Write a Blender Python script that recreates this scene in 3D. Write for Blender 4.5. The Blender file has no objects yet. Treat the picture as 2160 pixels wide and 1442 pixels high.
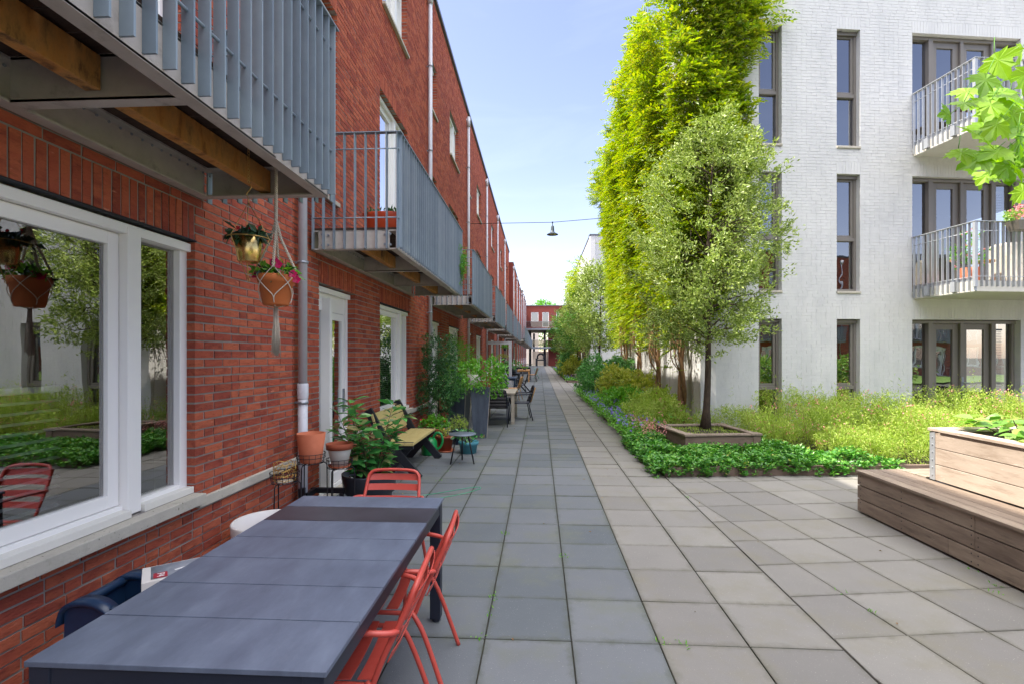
import bpy, math, random
import numpy as np
from mathutils import Vector, Matrix, Quaternion
R = math.radians
sc = bpy.context.scene
C = sc.collection
random.seed(7); rng = np.random.default_rng(7)
# ---------------------------------------------------------------- camera
cd = bpy.data.cameras.new("camera"); cam = bpy.data.objects.new("camera", cd); C.objects.link(cam)
cam.location = (0, 0, 1.64); cam.rotation_euler = (R(90), 0, R(3.144))
cd.sensor_width = 36; cd.lens = 17.6; cd.shift_y = 0.0132; cd.clip_start = .05; cd.clip_end = 2000
sc.camera = cam
# ---------------------------------------------------------------- light
SUN_TH, SUN_EL = 9.6, 57.0
w = bpy.data.worlds.new("World"); sc.world = w; w.use_nodes = True
nt = w.node_tree; bg = nt.nodes["Background"]
sky = nt.nodes.new("ShaderNodeTexSky"); sky.sky_type = 'NISHITA'; sky.sun_disc = False
sky.sun_elevation = R(SUN_EL); sky.sun_rotation = R(270 - SUN_TH); sky.air_density = 1.0; sky.dust_density = .8; sky.ozone_density = 2.6
# a few thin high clouds low over the horizon
tc = nt.nodes.new("ShaderNodeTexCoord"); mp = nt.nodes.new("ShaderNodeMapping"); mp.inputs['Scale'].default_value = (1.2, 1.2, 5.5); mp.inputs['Rotation'].default_value = (0.25, .2, .5)
nz = nt.nodes.new("ShaderNodeTexNoise"); nz.inputs['Scale'].default_value = 2.2; nz.inputs['Detail'].default_value = 8; nz.inputs['Roughness'].default_value = .62; nz.inputs['Distortion'].default_value = .6
rp = nt.nodes.new("ShaderNodeValToRGB"); rp.color_ramp.elements[0].position = .5; rp.color_ramp.elements[1].position = .82
mul = nt.nodes.new("ShaderNodeMath"); mul.operation = 'MULTIPLY'; mul.inputs[1].default_value = .03
mx = nt.nodes.new("ShaderNodeMix"); mx.data_type = 'RGBA'; mx.inputs[7].default_value = (9, 9.4, 10, 1)
nt.links.new(tc.outputs['Generated'], mp.inputs[0]); nt.links.new(mp.outputs[0], nz.inputs[0]); nt.links.new(nz.outputs[0], rp.inputs[0])
nt.links.new(rp.outputs[0], mul.inputs[0]); nt.links.new(mul.outputs[0], mx.inputs[0]); wm = nt.nodes.new('ShaderNodeMix'); wm.data_type = 'RGBA'; wm.blend_type = 'MULTIPLY'; wm.inputs[0].default_value = 1; wm.inputs[7].default_value = (1.17, .92, .90, 1); nt.links.new(sky.outputs[0], wm.inputs[6]); nt.links.new(wm.outputs[2], mx.inputs[6]); nt.links.new(mx.outputs[2], bg.inputs[0])
# bright white cap added to the unseen sky overhead to fill the shade
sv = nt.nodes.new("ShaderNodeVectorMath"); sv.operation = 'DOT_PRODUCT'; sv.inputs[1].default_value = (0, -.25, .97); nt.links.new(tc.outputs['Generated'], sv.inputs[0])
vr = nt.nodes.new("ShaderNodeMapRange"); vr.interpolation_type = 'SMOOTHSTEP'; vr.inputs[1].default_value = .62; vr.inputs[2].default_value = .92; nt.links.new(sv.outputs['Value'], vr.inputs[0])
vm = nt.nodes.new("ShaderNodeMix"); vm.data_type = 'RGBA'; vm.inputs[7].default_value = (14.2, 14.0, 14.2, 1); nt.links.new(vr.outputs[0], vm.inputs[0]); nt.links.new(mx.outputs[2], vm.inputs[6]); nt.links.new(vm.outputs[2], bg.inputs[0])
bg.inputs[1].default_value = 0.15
sd = bpy.data.lights.new("sun", 'SUN'); sun = bpy.data.objects.new("sun", sd); C.objects.link(sun)
sd.energy = 4.0; sd.angle = R(.6); sd.color = (1, .93, .82)
dv = Vector((math.cos(R(SUN_TH))*math.cos(R(SUN_EL)), math.sin(R(SUN_TH))*math.cos(R(SUN_EL)), -math.sin(R(SUN_EL))))
sun.rotation_euler = (-dv).to_track_quat('Z', 'Y').to_euler(); sun.location = (-20, -5, 30)
sc.view_settings.view_transform = 'Standard'; sc.view_settings.look = 'None'; sc.view_settings.exposure = 1.38; sc.view_settings.gamma = 1
sc.render.engine = 'CYCLES'; sc.cycles.max_bounces = 8; sc.cycles.transparent_max_bounces = 16; sc.cycles.diffuse_bounces = 4
# ---------------------------------------------------------------- helpers
def lin(h):
    h = h.lstrip('#'); return tuple(((int(h[i:i+2], 16)/255)/12.92 if int(h[i:i+2], 16)/255 <= .04045 else ((int(h[i:i+2], 16)/255+.055)/1.055)**2.4) for i in (0, 2, 4)) + (1,)
def nd(t, k, **a):
    n = t.nodes.new(k)
    for q, v in a.items(): setattr(n, q, v)
    return n
def M(name, cols, rough=.6, metal=0, isl=1, nscale=3, namt=.5, det=6, bump=0, bscale=40, stretch=(1, 1, 1), spec=.5, trans=0, speck=None, stain=None, wpos=False):
    """cols: two to four hex albedo colours; picked per mesh island and by noise"""
    m = bpy.data.materials.new(name); m.use_nodes = True; t = m.node_tree; L = t.links.new
    b = t.nodes['Principled BSDF']; b.inputs['Roughness'].default_value = rough; b.inputs['Metallic'].default_value = metal
    b.inputs['Specular IOR Level'].default_value = spec
    if wpos: co = nd(t, "ShaderNodeNewGeometry").outputs['Position']
    else: co = nd(t, "ShaderNodeTexCoord").outputs['Object']
    mp = nd(t, "ShaderNodeMapping"); mp.inputs['Scale'].default_value = stretch; L(co, mp.inputs[0]); co = mp.outputs[0]
    n1 = nd(t, "ShaderNodeTexNoise"); n1.inputs['Scale'].default_value = nscale; n1.inputs['Detail'].default_value = det; n1.inputs['Roughness'].default_value = .65
    L(co, n1.inputs['Vector'])
    gi = nd(t, "ShaderNodeNewGeometry")
    f = nd(t, "ShaderNodeMath", operation='MULTIPLY_ADD'); L(gi.outputs['Random Per Island'], f.inputs[0]); f.inputs[1].default_value = isl*(1-namt)
    g = nd(t, "ShaderNodeMath", operation='MULTIPLY_ADD'); L(n1.outputs[0], g.inputs[0]); g.inputs[1].default_value = namt*2.2; g.inputs[2].default_value = -.6*namt + (0 if isl else .5*(1-namt))
    L(g.outputs[0], f.inputs[2])
    rp = nd(t, "ShaderNodeValToRGB"); cr = rp.color_ramp; k = len(cols)
    cr.elements[0].color = lin(cols[0]); cr.elements[1].color = lin(cols[-1])
    for i in range(1, k-1): cr.elements.new(i/(k-1)).color = lin(cols[i])
    L(f.outputs[0], rp.inputs[0]); out = rp.outputs[0]
    if speck:   # (hex, scale, threshold)
        v = nd(t, "ShaderNodeTexNoise"); v.inputs['Scale'].default_value = speck[1]; v.inputs['Detail'].default_value = 3; L(co, v.inputs['Vector'])
        r2 = nd(t, "ShaderNodeMapRange"); r2.inputs[1].default_value = speck[2]; r2.inputs[2].default_value = speck[2]+.08; L(v.outputs[0], r2.inputs[0])
        mm = nd(t, "ShaderNodeMix", data_type='RGBA'); mm.inputs[7].default_value = lin(speck[0]); L(r2.outputs[0], mm.inputs[0]); L(out, mm.inputs[6]); out = mm.outputs[2]
    if stain:   # (hex, scale, threshold, amount)
        v = nd(t, "ShaderNodeTexNoise"); v.inputs['Scale'].default_value = stain[1]; v.inputs['Detail'].default_value = 7; v.inputs['Roughness'].default_value = .7; L(co, v.inputs['Vector'])
        r2 = nd(t, "ShaderNodeMapRange"); r2.inputs[1].default_value = stain[2]; r2.inputs[2].default_value = stain[2]+.22; r2.inputs[4].default_value = stain[3]; L(v.outputs[0], r2.inputs[0])
        mm = nd(t, "ShaderNodeMix", data_type='RGBA'); mm.inputs[7].default_value = lin(stain[0]); L(r2.outputs[0], mm.inputs[0]); L(out, mm.inputs[6]); out = mm.outputs[2]
    L(out, b.inputs['Base Color'])
    if bump:
        v = nd(t, "ShaderNodeTexNoise"); v.inputs['Scale'].default_value = bscale; v.inputs['Detail'].default_value = 8; v.inputs['Roughness'].default_value = .7; L(co, v.inputs['Vector'])
        bp = nd(t, "ShaderNodeBump"); bp.inputs['Strength'].default_value = bump; bp.inputs['Distance'].default_value = .01; L(v.outputs[0], bp.inputs['Height']); L(bp.outputs[0], b.inputs['Normal'])
    if trans:
        tr = nd(t, "ShaderNodeBsdfTranslucent"); hs = nd(t, "ShaderNodeHueSaturation"); hs.inputs['Saturation'].default_value = 1.15; hs.inputs['Value'].default_value = 1.5
        L(out, hs.inputs['Color']); L(hs.outputs[0], tr.inputs[0])
        ms = nd(t, "ShaderNodeMixShader"); ms.inputs[0].default_value = trans; L(b.outputs[0], ms.inputs[1]); L(tr.outputs[0], ms.inputs[2]); L(ms.outputs[0], t.nodes['Material Output'].inputs[0])
    return m
def glass_mat(name, tint=.75, base=.10, k=1.0, sheen='#ffffff'):
    m = bpy.data.materials.new(name); m.use_nodes = True; t = m.node_tree; L = t.links.new; t.nodes.remove(t.nodes['Principled BSDF'])
    tr = nd(t, "ShaderNodeBsdfTransparent"); tr.inputs[0].default_value = (tint, tint*1.02, tint, 1)
    gl = nd(t, "ShaderNodeBsdfGlossy"); gl.inputs['Roughness'].default_value = 0.0; gl.inputs[0].default_value = lin(sheen)
    tcn = nd(t, "ShaderNodeTexCoord"); nn = nd(t, "ShaderNodeTexNoise"); nn.inputs['Scale'].default_value = 1.6; L(tcn.outputs['Object'], nn.inputs['Vector'])
    bp = nd(t, "ShaderNodeBump"); bp.inputs['Strength'].default_value = .06; bp.inputs['Distance'].default_value = .03; L(nn.outputs[0], bp.inputs['Height']); L(bp.outputs[0], gl.inputs['Normal'])
    fr = nd(t, "ShaderNodeFresnel"); fr.inputs['IOR'].default_value = 1.5
    ma = nd(t, "ShaderNodeMath", operation='MULTIPLY_ADD'); ma.inputs[1].default_value = 1.7*k; ma.inputs[2].default_value = base; ma.use_clamp = True
    L(fr.outputs[0], ma.inputs[0]); ms = nd(t, "ShaderNodeMixShader"); L(ma.outputs[0], ms.inputs[0]); L(tr.outputs[0], ms.inputs[1]); L(gl.outputs[0], ms.inputs[2]); L(ms.outputs[0], t.nodes['Material Output'].inputs[0])
    return m
def mesh_np(name, V, F, mats, parent=None, smooth=False, world=False):
    """V (N,3), F (K,n) constant n"""
    V = np.asarray(V, dtype=np.float64); F = np.asarray(F, dtype=np.int32); n = F.shape[1]
    if parent is not None and world: V = V - np.array(parent.location)
    me = bpy.data.meshes.new(name); me.vertices.add(len(V)); me.vertices.foreach_set('co', V.ravel())
    me.loops.add(F.size); me.loops.foreach_set('vertex_index', F.ravel())
    me.polygons.add(len(F)); me.polygons.foreach_set('loop_start', np.arange(0, F.size, n, dtype=np.int32)); me.polygons.foreach_set('loop_total', np.full(len(F), n, dtype=np.int32))
    me.polygons.foreach_set('use_smooth', np.full(len(F), smooth))
    me.materials.append(mats); me.update(calc_edges=True); me.validate()
    o = bpy.data.objects.new(name, me); C.objects.link(o)
    if parent is not None: o.parent = parent
    return o
class MB:
    def __init__(s): s.v = []; s.f = []; s.s = []
    def add(s, v, f, sm=False):
        b = len(s.v); s.v += [tuple(p) for p in v]; s.f += [tuple(b+i for i in q) for q in f]; s.s += [sm]*len(f); return s
    def box(s, x0, x1, y0, y1, z0, z1, m=None):
        v = [(x, y, z) for x in (x0, x1) for y in (y0, y1) for z in (z0, z1)]
        if m is not None: v = [tuple(m @ Vector(p)) for p in v]
        return s.add(v, [(0, 1, 3, 2), (4, 6, 7, 5), (0, 4, 5, 1), (2, 3, 7, 6), (0, 2, 6, 4), (1, 5, 7, 3)])
    def bar(s, a, b, wx, wy, up=(0, 0, 1)):
        a = Vector(a); b = Vector(b); d = (b-a); l = d.length; d.normalize(); up = Vector(up)
        if abs(d.dot(up)) > .98: up = Vector((1, 0, 0))
        x = d.cross(up).normalized(); y = x.cross(d).normalized()
        m = Matrix((x, y, d)).transposed().to_4x4(); m.translation = a
        return s.box(-wx/2, wx/2, -wy/2, wy/2, 0, l, m)
    def tube(s, pts, r, n=8, caps=True, closed=False):
        pts = [Vector(p) for p in pts]; k = len(pts); rr = r if isinstance(r, (list, tuple)) else [r]*k
        v = []; u = None
        for i in range(k):
            if closed: d = pts[(i+1) % k]-pts[i-1]
            else: d = pts[min(i+1, k-1)]-pts[max(i-1, 0)]
            if d.length < 1e-9: d = Vector((0, 0, 1))
            d.normalize()
            if u is None: u = d.orthogonal().normalized()
            u = (u - d*u.dot(d)); u = u.normalized() if u.length > 1e-6 else d.orthogonal().normalized()
            w_ = d.cross(u)
            for j in range(n):
                a = 2*math.pi*j/n; v.append(pts[i]+(u*math.cos(a)+w_*math.sin(a))*rr[i])
        f = [(i*n+j, i*n+(j+1) % n, (i+1)*n+(j+1) % n, (i+1)*n+j) for i in range(k-1) for j in range(n)]
        if closed: f += [((k-1)*n+j, (k-1)*n+(j+1) % n, (j+1) % n, j) for j in range(n)]
        s.add(v, f, True)
        if caps and not closed:
            b = len(s.v)-k*n; s.f += [tuple(b+j for j in range(n))[::-1], tuple(b+(k-1)*n+j for j in range(n))]; s.s += [False]*2
        return s
    def lathe(s, prof, n=28, c=(0, 0, 0), ax=None):
        v = []; f = []
        for (r, z) in prof:
            for j in range(n):
                a = 2*math.pi*j/n; p = Vector((r*math.cos(a), r*math.sin(a), z))
                if ax is not None: p = ax @ p
                v.append((p.x+c[0], p.y+c[1], p.z+c[2]))
        k = len(prof)
        f = [(i*n+j, i*n+(j+1) % n, (i+1)*n+(j+1) % n, (i+1)*n+j) for i in range(k-1) for j in range(n)]
        return s.add(v, f, True)
    def prism(s, poly, z0, z1):
        n = len(poly); v = [(x, y, z0) for x, y in poly]+[(x, y, z1) for x, y in poly]
        f = [tuple(range(n))[::-1], tuple(range(n, 2*n))]+[(i, (i+1) % n, n+(i+1) % n, n+i) for i in range(n)]
        return s.add(v, f)
    def build(s, name, mat, parent=None, world=False, bevel=0, m=None):
        v = s.v
        if m is not None: v = [tuple(m @ Vector(p)) for p in v]
        if parent is not None and world:
            l = parent.location; v = [(p[0]-l[0], p[1]-l[1], p[2]-l[2]) for p in v]
        me = bpy.data.meshes.new(name); me.from_pydata(v, [], s.f); me.polygons.foreach_set('use_smooth', s.s); me.materials.append(mat); me.update()
        o = bpy.data.objects.new(name, me); C.objects.link(o)
        if parent is not None: o.parent = parent
        if bevel:
            b = o.modifiers.new('bevel', 'BEVEL'); b.width = bevel; b.segments = 2; b.limit_method = 'ANGLE'; b.angle_limit = R(50)
        return o
def thing(name, label, cat, loc=(0, 0, 0), rotz=0, group=None):
    o = bpy.data.objects.new(name, None); o.empty_display_size = .1; C.objects.link(o); o.location = loc; o.rotation_euler = (0, 0, rotz)
    o['label'] = label; o['category'] = cat
    if group: o['group'] = group
    return o
def tag(o, label, cat, group=None, kind=None):
    if label: o['label'] = label
    if cat: o['category'] = cat
    if group: o['group'] = group
    if kind: o['kind'] = kind
    return o
def copy_tree(o, parent=None, **kw):
    c = o.copy(); C.objects.link(c)
    if parent is not None: c.parent = parent
    for ch in list(o.children): copy_tree(ch, c)
    return c
def place(o, loc, rotz, label, group=None):
    o.location = loc; o.rotation_euler = (0, 0, rotz); o['label'] = label
    if group: o['group'] = group
    return o
def boxes(name, A, mat, parent=None, m=None, tilt=0, seed=1):
    """A rows x0,x1,y0,y1,z0,z1 -> boxes without their back (+y) face; front is -y, slightly jittered"""
    A = np.asarray(A, float); n = len(A); g = np.random.default_rng(seed)
    idx = [(0, 2, 4), (1, 2, 4), (1, 2, 5), (0, 2, 5), (0, 3, 4), (1, 3, 4), (1, 3, 5), (0, 3, 5)]
    V = np.stack([np.stack([A[:, a], A[:, b], A[:, c]], 1) for a, b, c in idx], 1)
    if tilt:
        V[:, :4, 1] += g.normal(0, tilt, (n, 1)) + g.normal(0, tilt*.6, (n, 4))
        V[:, :4, 0] += g.normal(0, tilt*.7, (n, 4)); V[:, :4, 2] += g.normal(0, tilt*.7, (n, 4))
    V = V.reshape(-1, 3)
    F = np.array([(0, 1, 2, 3), (0, 4, 5, 1), (1, 5, 6, 2), (2, 6, 7, 3), (3, 7, 4, 0)])
    F = (F[None]+np.arange(n)[:, None, None]*8).reshape(-1, 4)
    if m is not None: V = V @ np.array(m.to_3x3()).T + np.array(m.translation)
    return mesh_np(name, V, F, mat, parent)
def bricks(L, z0, z1, ops, soldiers=(), seed=3, d=.012, J=.012, C_=.0625, deep=.13, x_start=0.0):
    """boxes of a wild-bond brick skin, s in x_start..L, front at y=0, opening list (a,b,za,zb)"""
    g = random.Random(seed); out = []
    nc = int(round((z1-z0)/C_))
    for i in range(nc):
        za = z0+i*C_; zb = za+C_-J; zm = (za+zb)/2
        blk = sorted([(a, b, 1) for a, b, c, e in ops if c < zm < e]+[(a, b, 0) for a, b, c, e in soldiers if c < zm < e])
        spans = []; s = x_start; dl = False
        for a, b, kind in blk:
            if a > s: spans.append((s, a, dl, kind == 1))
            s = max(s, b); dl = kind == 1
        if s < L: spans.append((s, L, dl, False))
        for a, b, d0, d1 in spans:
            s = a; first = True; ph = g.choice([.05, .1, .21, .16, .21])
            while s < b-.004:
                ln = ph if first and not d0 and a == x_start else g.choice([.21, .21, .21, .1, .21, .1])
                if first and d0: ln = .1 if i % 2 else .21
                e = min(s+ln, b)
                if b-e < .06: e = b
                last = e >= b-1e-6
                y1 = deep if ((first and d0) or (last and d1)) else d+.004
                out.append((s-(.003 if (first and d0) else 0), e-(0 if (last and d1) else J)+(.003 if last and d1 else 0), 0, y1, za, zb)); s = e; first = False
    for a, b, c, e in soldiers:
        k = max(1, int(round((b-a)/.0625))); p = (b-a)/k
        for j in range(k): out.append((a+j*p, a+(j+1)*p-J, 0, deep, c, e-J))
    return out
def slab_cells(mb, L, z0, z1, ops, y0, y1, x_start=0.0):
    xs = sorted(set([x_start, L]+[v for a, b, c, e in ops for v in (a, b) if x_start < v < L])); zs = sorted(set([z0, z1]+[v for a, b, c, e in ops for v in (c, e) if z0 < v < z1]))
    for xa, xb in zip(xs, xs[1:]):
        run = None
        for za, zb in zip(zs, zs[1:]):
            hole = any(a < (xa+xb)/2 < b and c < (za+zb)/2 < e for a, b, c, e in ops)
            if not hole: run = (run[0], zb) if run else (za, zb)
            if hole and run: mb.box(xa, xb, y0, y1, *run); run = None
        if run: mb.box(xa, xb, y0, y1, *run)
def leaves(name, P, D, U, Ls, W, mat, parent=None, world=True, fold=.12, droop=0.0):
    P = np.asarray(P, float); n = len(P)
    D = D/np.linalg.norm(D, axis=1, keepdims=True); S = np.cross(D, U); S /= (np.linalg.norm(S, axis=1, keepdims=True)+1e-9); N = np.cross(S, D)
    Ls = np.broadcast_to(np.asarray(Ls, float), (n,))[:, None]; W = np.broadcast_to(np.asarray(W, float), (n,))[:, None]
    mid = P+D*Ls*.48
    V = np.stack([P, mid+S*W*.5+N*Ls*fold, P+D*Ls-N*Ls*droop, mid-S*W*.5+N*Ls*fold], 1).reshape(-1, 3)
    F = np.array([(0, 2, 1), (0, 3, 2)])[None]+np.arange(n)[:, None, None]*4
    return mesh_np(name, V, F.reshape(-1, 3), mat, parent, world=world)
def unit(n, g=None):
    g = g or rng; v = g.normal(size=(n, 3)); return v/np.linalg.norm(v, axis=1, keepdims=True)
def sprays(Pc, Dc, per, spread, L, W, g, up=.4, out=.5):
    """leaf arrays in clumps: centres Pc, twig directions Dc"""
    n = len(Pc); t = g.random((n, per, 1))
    P = Pc[:, None]+Dc[:, None]*t*spread + g.normal(size=(n, per, 3))*spread*.22
    D = Dc[:, None]*out+g.normal(size=(n, per, 3))*.55; U = g.normal(size=(n, per, 3))*.5+np.array([0, 0, 1.])*up+Dc[:, None]*.3
    k = n*per; return P.reshape(k, 3), D.reshape(k, 3), U.reshape(k, 3), L*(.65+.6*g.random(k)), W*(.65+.6*g.random(k))
# ---------------------------------------------------------------- materials
m_brick = M('red brick', ['#6e332a', '#96483a', '#aa5640', '#b86448', '#8a4235', '#b25c42'], .85, namt=.35, nscale=9, bump=1.0, bscale=30, spec=.2, stain=('#54281f', 28, .53, .8), speck=('#cf8a72', 17, .68), stretch=(.55, 1, 1.5))
m_mortar = M('grey mortar', ['#827d79', '#99938c'], .9, isl=0, nscale=12, bump=.4, bscale=90, spec=.2)
m_wbrick = M('white painted brick', ['#bebfbe', '#cacac8', '#d2d2cf', '#d7d6d3'], .6, isl=.25, namt=.6, nscale=1.6, stretch=(1.6, 1.6, .5), bump=.22, bscale=60, spec=.3, stain=('#b0aea4', 1.4, .6, .3))
m_wmortar = M('white painted joint', ['#c4c4c2', '#cecdcb'], .7, isl=0, nscale=6, bump=.25, bscale=80, spec=.2)
m_upvc = M('white window frame paint', ['#ebe9e5', '#f2f0ec'], .35, isl=0, nscale=2, namt=.3)
m_cream = M('pale window board', ['#d6d3ca', '#e0ddd4'], .5, isl=0, nscale=2)
m_taupe = M('taupe window frame paint', ['#6f6a63', '#7b756d'], .35, isl=0, nscale=2, namt=.3)
m_galv = M('galvanised steel', ['#7d848c', '#9298a0', '#a5abb1'], .45, .55, isl=.5, nscale=9, bump=.05, bscale=30, stain=('#6a6f6a', 5, .62, .5))
m_slat = M('galvanised slat', ['#74828f', '#8795a1', '#97a3ad'], .5, .3, isl=1, nscale=6, namt=.4, stain=('#5c6256', 4, .66, .5), bump=.04, bscale=30)
m_steel = M('dirty galvanised frame', ['#a09890', '#b6aea6', '#c6beb6'], .6, .15, isl=0, nscale=7, stain=('#5a4f45', 6, .55, .7), bump=.12, bscale=50)
m_darkst = M('dark steel', ['#22242a', '#2e3036'], .55, .3, isl=0, nscale=5)
m_joist = M('old timber joist', ['#4a2e16', '#b07434', '#d69a52', '#b98248'], .75, isl=.2, nscale=2.2, namt=.9, stretch=(3.5, 3, 1.4), bump=.3, bscale=14, stain=('#20130a', 2.2, .47, .92))
m_deck = M('dark deck board', ['#2b1c15', '#3d2a20', '#4a342a'], .8, nscale=5, stretch=(8, 1, 1), bump=.3)
m_pipe = M('grey downpipe', ['#b4b6be', '#c2c4cb', '#cccdd2'], .4, 0, isl=0, nscale=5, stain=('#8b8e90', 12, .55, .5))
m_conc = M('weathered concrete', ['#aaa498', '#bdb7a9', '#cac4b6'], .85, isl=.4, nscale=8, bump=.25, bscale=60, stain=('#6c6a4c', 3, .56, .75), speck=('#5d584c', 45, .66))
m_cop = M('zinc coping', ['#5b5f66', '#6c7077'], .5, .4, isl=0)
m_glass = glass_mat('window glass', .72, .16, 1.7)
m_glass2 = glass_mat('window glass clear', .6, .16, 1.3)
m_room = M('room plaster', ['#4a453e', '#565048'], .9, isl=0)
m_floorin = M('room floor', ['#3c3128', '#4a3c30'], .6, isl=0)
m_blind = M('white blind slat', ['#dcdcd8', '#e6e6e2'], .5, isl=0)
m_tileA = M('blue grey paving tile', ['#53585d', '#5c6165', '#66696d', '#707375'], .78, nscale=1.6, namt=.3, bump=.22, bscale=130, spec=.3, speck=('#b4b4b0', 150, .68), stain=('#686b58', 1.7, .50, .6), wpos=True)
m_tileB = M('beige grey paving tile', ['#706e6a', '#787571', '#807d78', '#89867f'], .8, nscale=1.6, namt=.35, bump=.22, bscale=130, spec=.3, speck=('#ccc8be', 150, .68), stain=('#79745f', 1.5, .50, .6), wpos=True)
def edge_dirt(m, coord, hexcol):
    t = m.node_tree; L = t.links.new; b = t.nodes['Principled BSDF']; src = b.inputs['Base Color'].links[0].from_socket
    if coord == 'uv': co = nd(t, "ShaderNodeTexCoord").outputs['UV']
    else:
        g = nd(t, "ShaderNodeNewGeometry"); mp = nd(t, "ShaderNodeMapping"); mp.vector_type = 'TEXTURE'; mp.inputs['Location'].default_value = (2.02, 4.067, 0); mp.inputs['Rotation'].default_value = (0, 0, R(7.8)); mp.inputs['Scale'].default_value = (.507, .507, 1); L(g.outputs['Position'], mp.inputs[0])
        fr = nd(t, "ShaderNodeVectorMath", operation='FRACTION'); L(mp.outputs[0], fr.inputs[0]); co = fr.outputs[0]
    a = nd(t, "ShaderNodeVectorMath", operation='SUBTRACT'); L(co, a.inputs[0]); a.inputs[1].default_value = (.5, .5, .5)
    ab = nd(t, "ShaderNodeVectorMath", operation='ABSOLUTE'); L(a.outputs[0], ab.inputs[0]); sx = nd(t, "ShaderNodeSeparateXYZ"); L(ab.outputs[0], sx.inputs[0])
    mxn = nd(t, "ShaderNodeMath", operation='MAXIMUM'); L(sx.outputs[0], mxn.inputs[0]); L(sx.outputs[1], mxn.inputs[1])
    n = nd(t, "ShaderNodeTexNoise"); n.inputs['Scale'].default_value = 7; n.inputs['Detail'].default_value = 8; n.inputs['Roughness'].default_value = .75; L(nd(t, "ShaderNodeNewGeometry").outputs['Position'], n.inputs['Vector'])
    ad = nd(t, "ShaderNodeMath", operation='MULTIPLY_ADD'); L(n.outputs[0], ad.inputs[0]); ad.inputs[1].default_value = .34; L(mxn.outputs[0], ad.inputs[2])
    r = nd(t, "ShaderNodeMapRange"); r.inputs[1].default_value = .60; r.inputs[2].default_value = .72; r.inputs[4].default_value = .75; L(ad.outputs[0], r.inputs[0])
    mm = nd(t, "ShaderNodeMix", data_type='RGBA'); mm.inputs[7].default_value = lin(hexcol); L(r.outputs[0], mm.inputs[0]); L(src, mm.inputs[6]); L(mm.outputs[2], b.inputs['Base Color'])
edge_dirt(m_tileA, 'uv', '#4f5348')
m_tileC = m_tileB.copy(); m_tileC.name = 'beige grey square tile'; edge_dirt(m_tileB, 'uv', '#605e51'); edge_dirt(m_tileC, 'pos', '#605e51')
m_joint = M('mossy joint sand', ['#22231c', '#302f26', '#3e4530'], .95, isl=0, nscale=7, namt=1, wpos=True)
m_soil = M('dark soil', ['#241b15', '#33281f', '#463a2e'], .95, isl=0, nscale=25, namt=1, bump=1, bscale=60)
m_ground = M('ground', ['#4a4a42', '#5a5a50'], .95, isl=0, nscale=.3)
m_teak = M('weathered hardwood', ['#66584d', '#7c6d60', '#918272', '#a09181'], .78, nscale=3, namt=.55, stretch=(7, 1.0, 7), bump=.35, bscale=22, stain=('#3a2c28', 2.2, .55, .7), speck=('#aa9c8c', 9, .70))
m_teakx = M('weathered hardwood cross', ['#706256', '#857769', '#998b7b', '#a99c8b'], .78, nscale=3, namt=.55, stretch=(1., 7, 7), bump=.35, bscale=22, stain=('#4a3a32', 2.2, .58, .6))
m_box = M('pale planter timber', ['#a39384', '#b3a394', '#c0b2a3'], .75, nscale=3, namt=.5, stretch=(7, 1.0, 7), bump=.3, bscale=22, stain=('#857464', 2.4, .52, .8), speck=('#d0c6ba', 12, .68))
m_boxx = M('old planter timber', ['#5a4a40', '#6e5c50', '#857264'], .8, nscale=3, namt=.6, stretch=(1.4, 5, 7), bump=.4, bscale=22, stain=('#3c332b', 3, .55, .6))
m_bark = M('grey brown bark', ['#2e251d', '#43372b', '#57493a'], .9, isl=0, nscale=9, namt=1, stretch=(3, 3, .7), bump=.8, bscale=22)
m_vbark = M('tan vine bark', ['#5f452f', '#8a6a49', '#a5855f'], .9, isl=.3, nscale=8, namt=.9, stretch=(3, 3, .6), bump=.8, bscale=22)
m_table = M('anthracite table slab', ['#495060', '#575f70', '#656e7f'], .42, isl=.2, nscale=3.5, namt=.9, bump=.05, bscale=70, stain=('#6e7684', 6, .54, .4), speck=('#8a919c', 90, .74), spec=.5, stretch=(2.5, 1, 1))
m_table2 = M('darker table slab', ['#2c2b31', '#37363e', '#44444c'], .34, isl=.2, nscale=3.5, namt=.9, stain=('#43454c', 4, .58, .5), spec=.5)
m_tframe = M('black blue powder coat', ['#181c28', '#222838'], .45, .1, isl=0)
m_red = M('coral red powder coat', ['#ae4036', '#b84a3e'], .42, isl=0, nscale=4, namt=.4, bump=.05, bscale=120)
m_stool = M('orange red powder coat', ['#b8401c', '#c64a22'], .4, isl=0)
m_navy = M('navy plastic', ['#12243e', '#1c3858'], .35, isl=0, nscale=6)
m_anth = M('anthracite plastic', ['#20242c', '#2a2f38'], .4, isl=0)
m_terra = M('terracotta', ['#a4583a', '#b8694a', '#c27656'], .8, isl=.3, nscale=7, bump=.1, bscale=80, stain=('#8a4a30', 8, .6, .5))
m_terra2 = M('orange terracotta', ['#b5602c', '#c06a33'], .7, isl=0, nscale=6, bump=.06, bscale=80)
m_terra3 = M('dark terracotta', ['#7c3a22', '#94482c'], .8, isl=0, nscale=7, bump=.1, bscale=80)
m_white = M('white glazed pot', ['#cfcac6', '#dcd8d4'], .4, isl=0, nscale=6, stain=('#9a958c', 9, .66, .6))
m_chalk = M('chalky white paint', ['#c0bdb4', '#d2cfc6'], .85, isl=0, nscale=14, stain=('#8a8375', 12, .6, .6), bump=.15)
m_wire = M('black wire', ['#1c1b20', '#26252b'], .5, .4, isl=0)
m_gold = M('brass metal', ['#c4a25c', '#dcc080'], .25, 1, isl=0, nscale=14, namt=.6, bump=.08, bscale=50)
m_goldw = M('brass wire', ['#b8924c', '#cfae6c'], .35, .9, isl=0)
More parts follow.
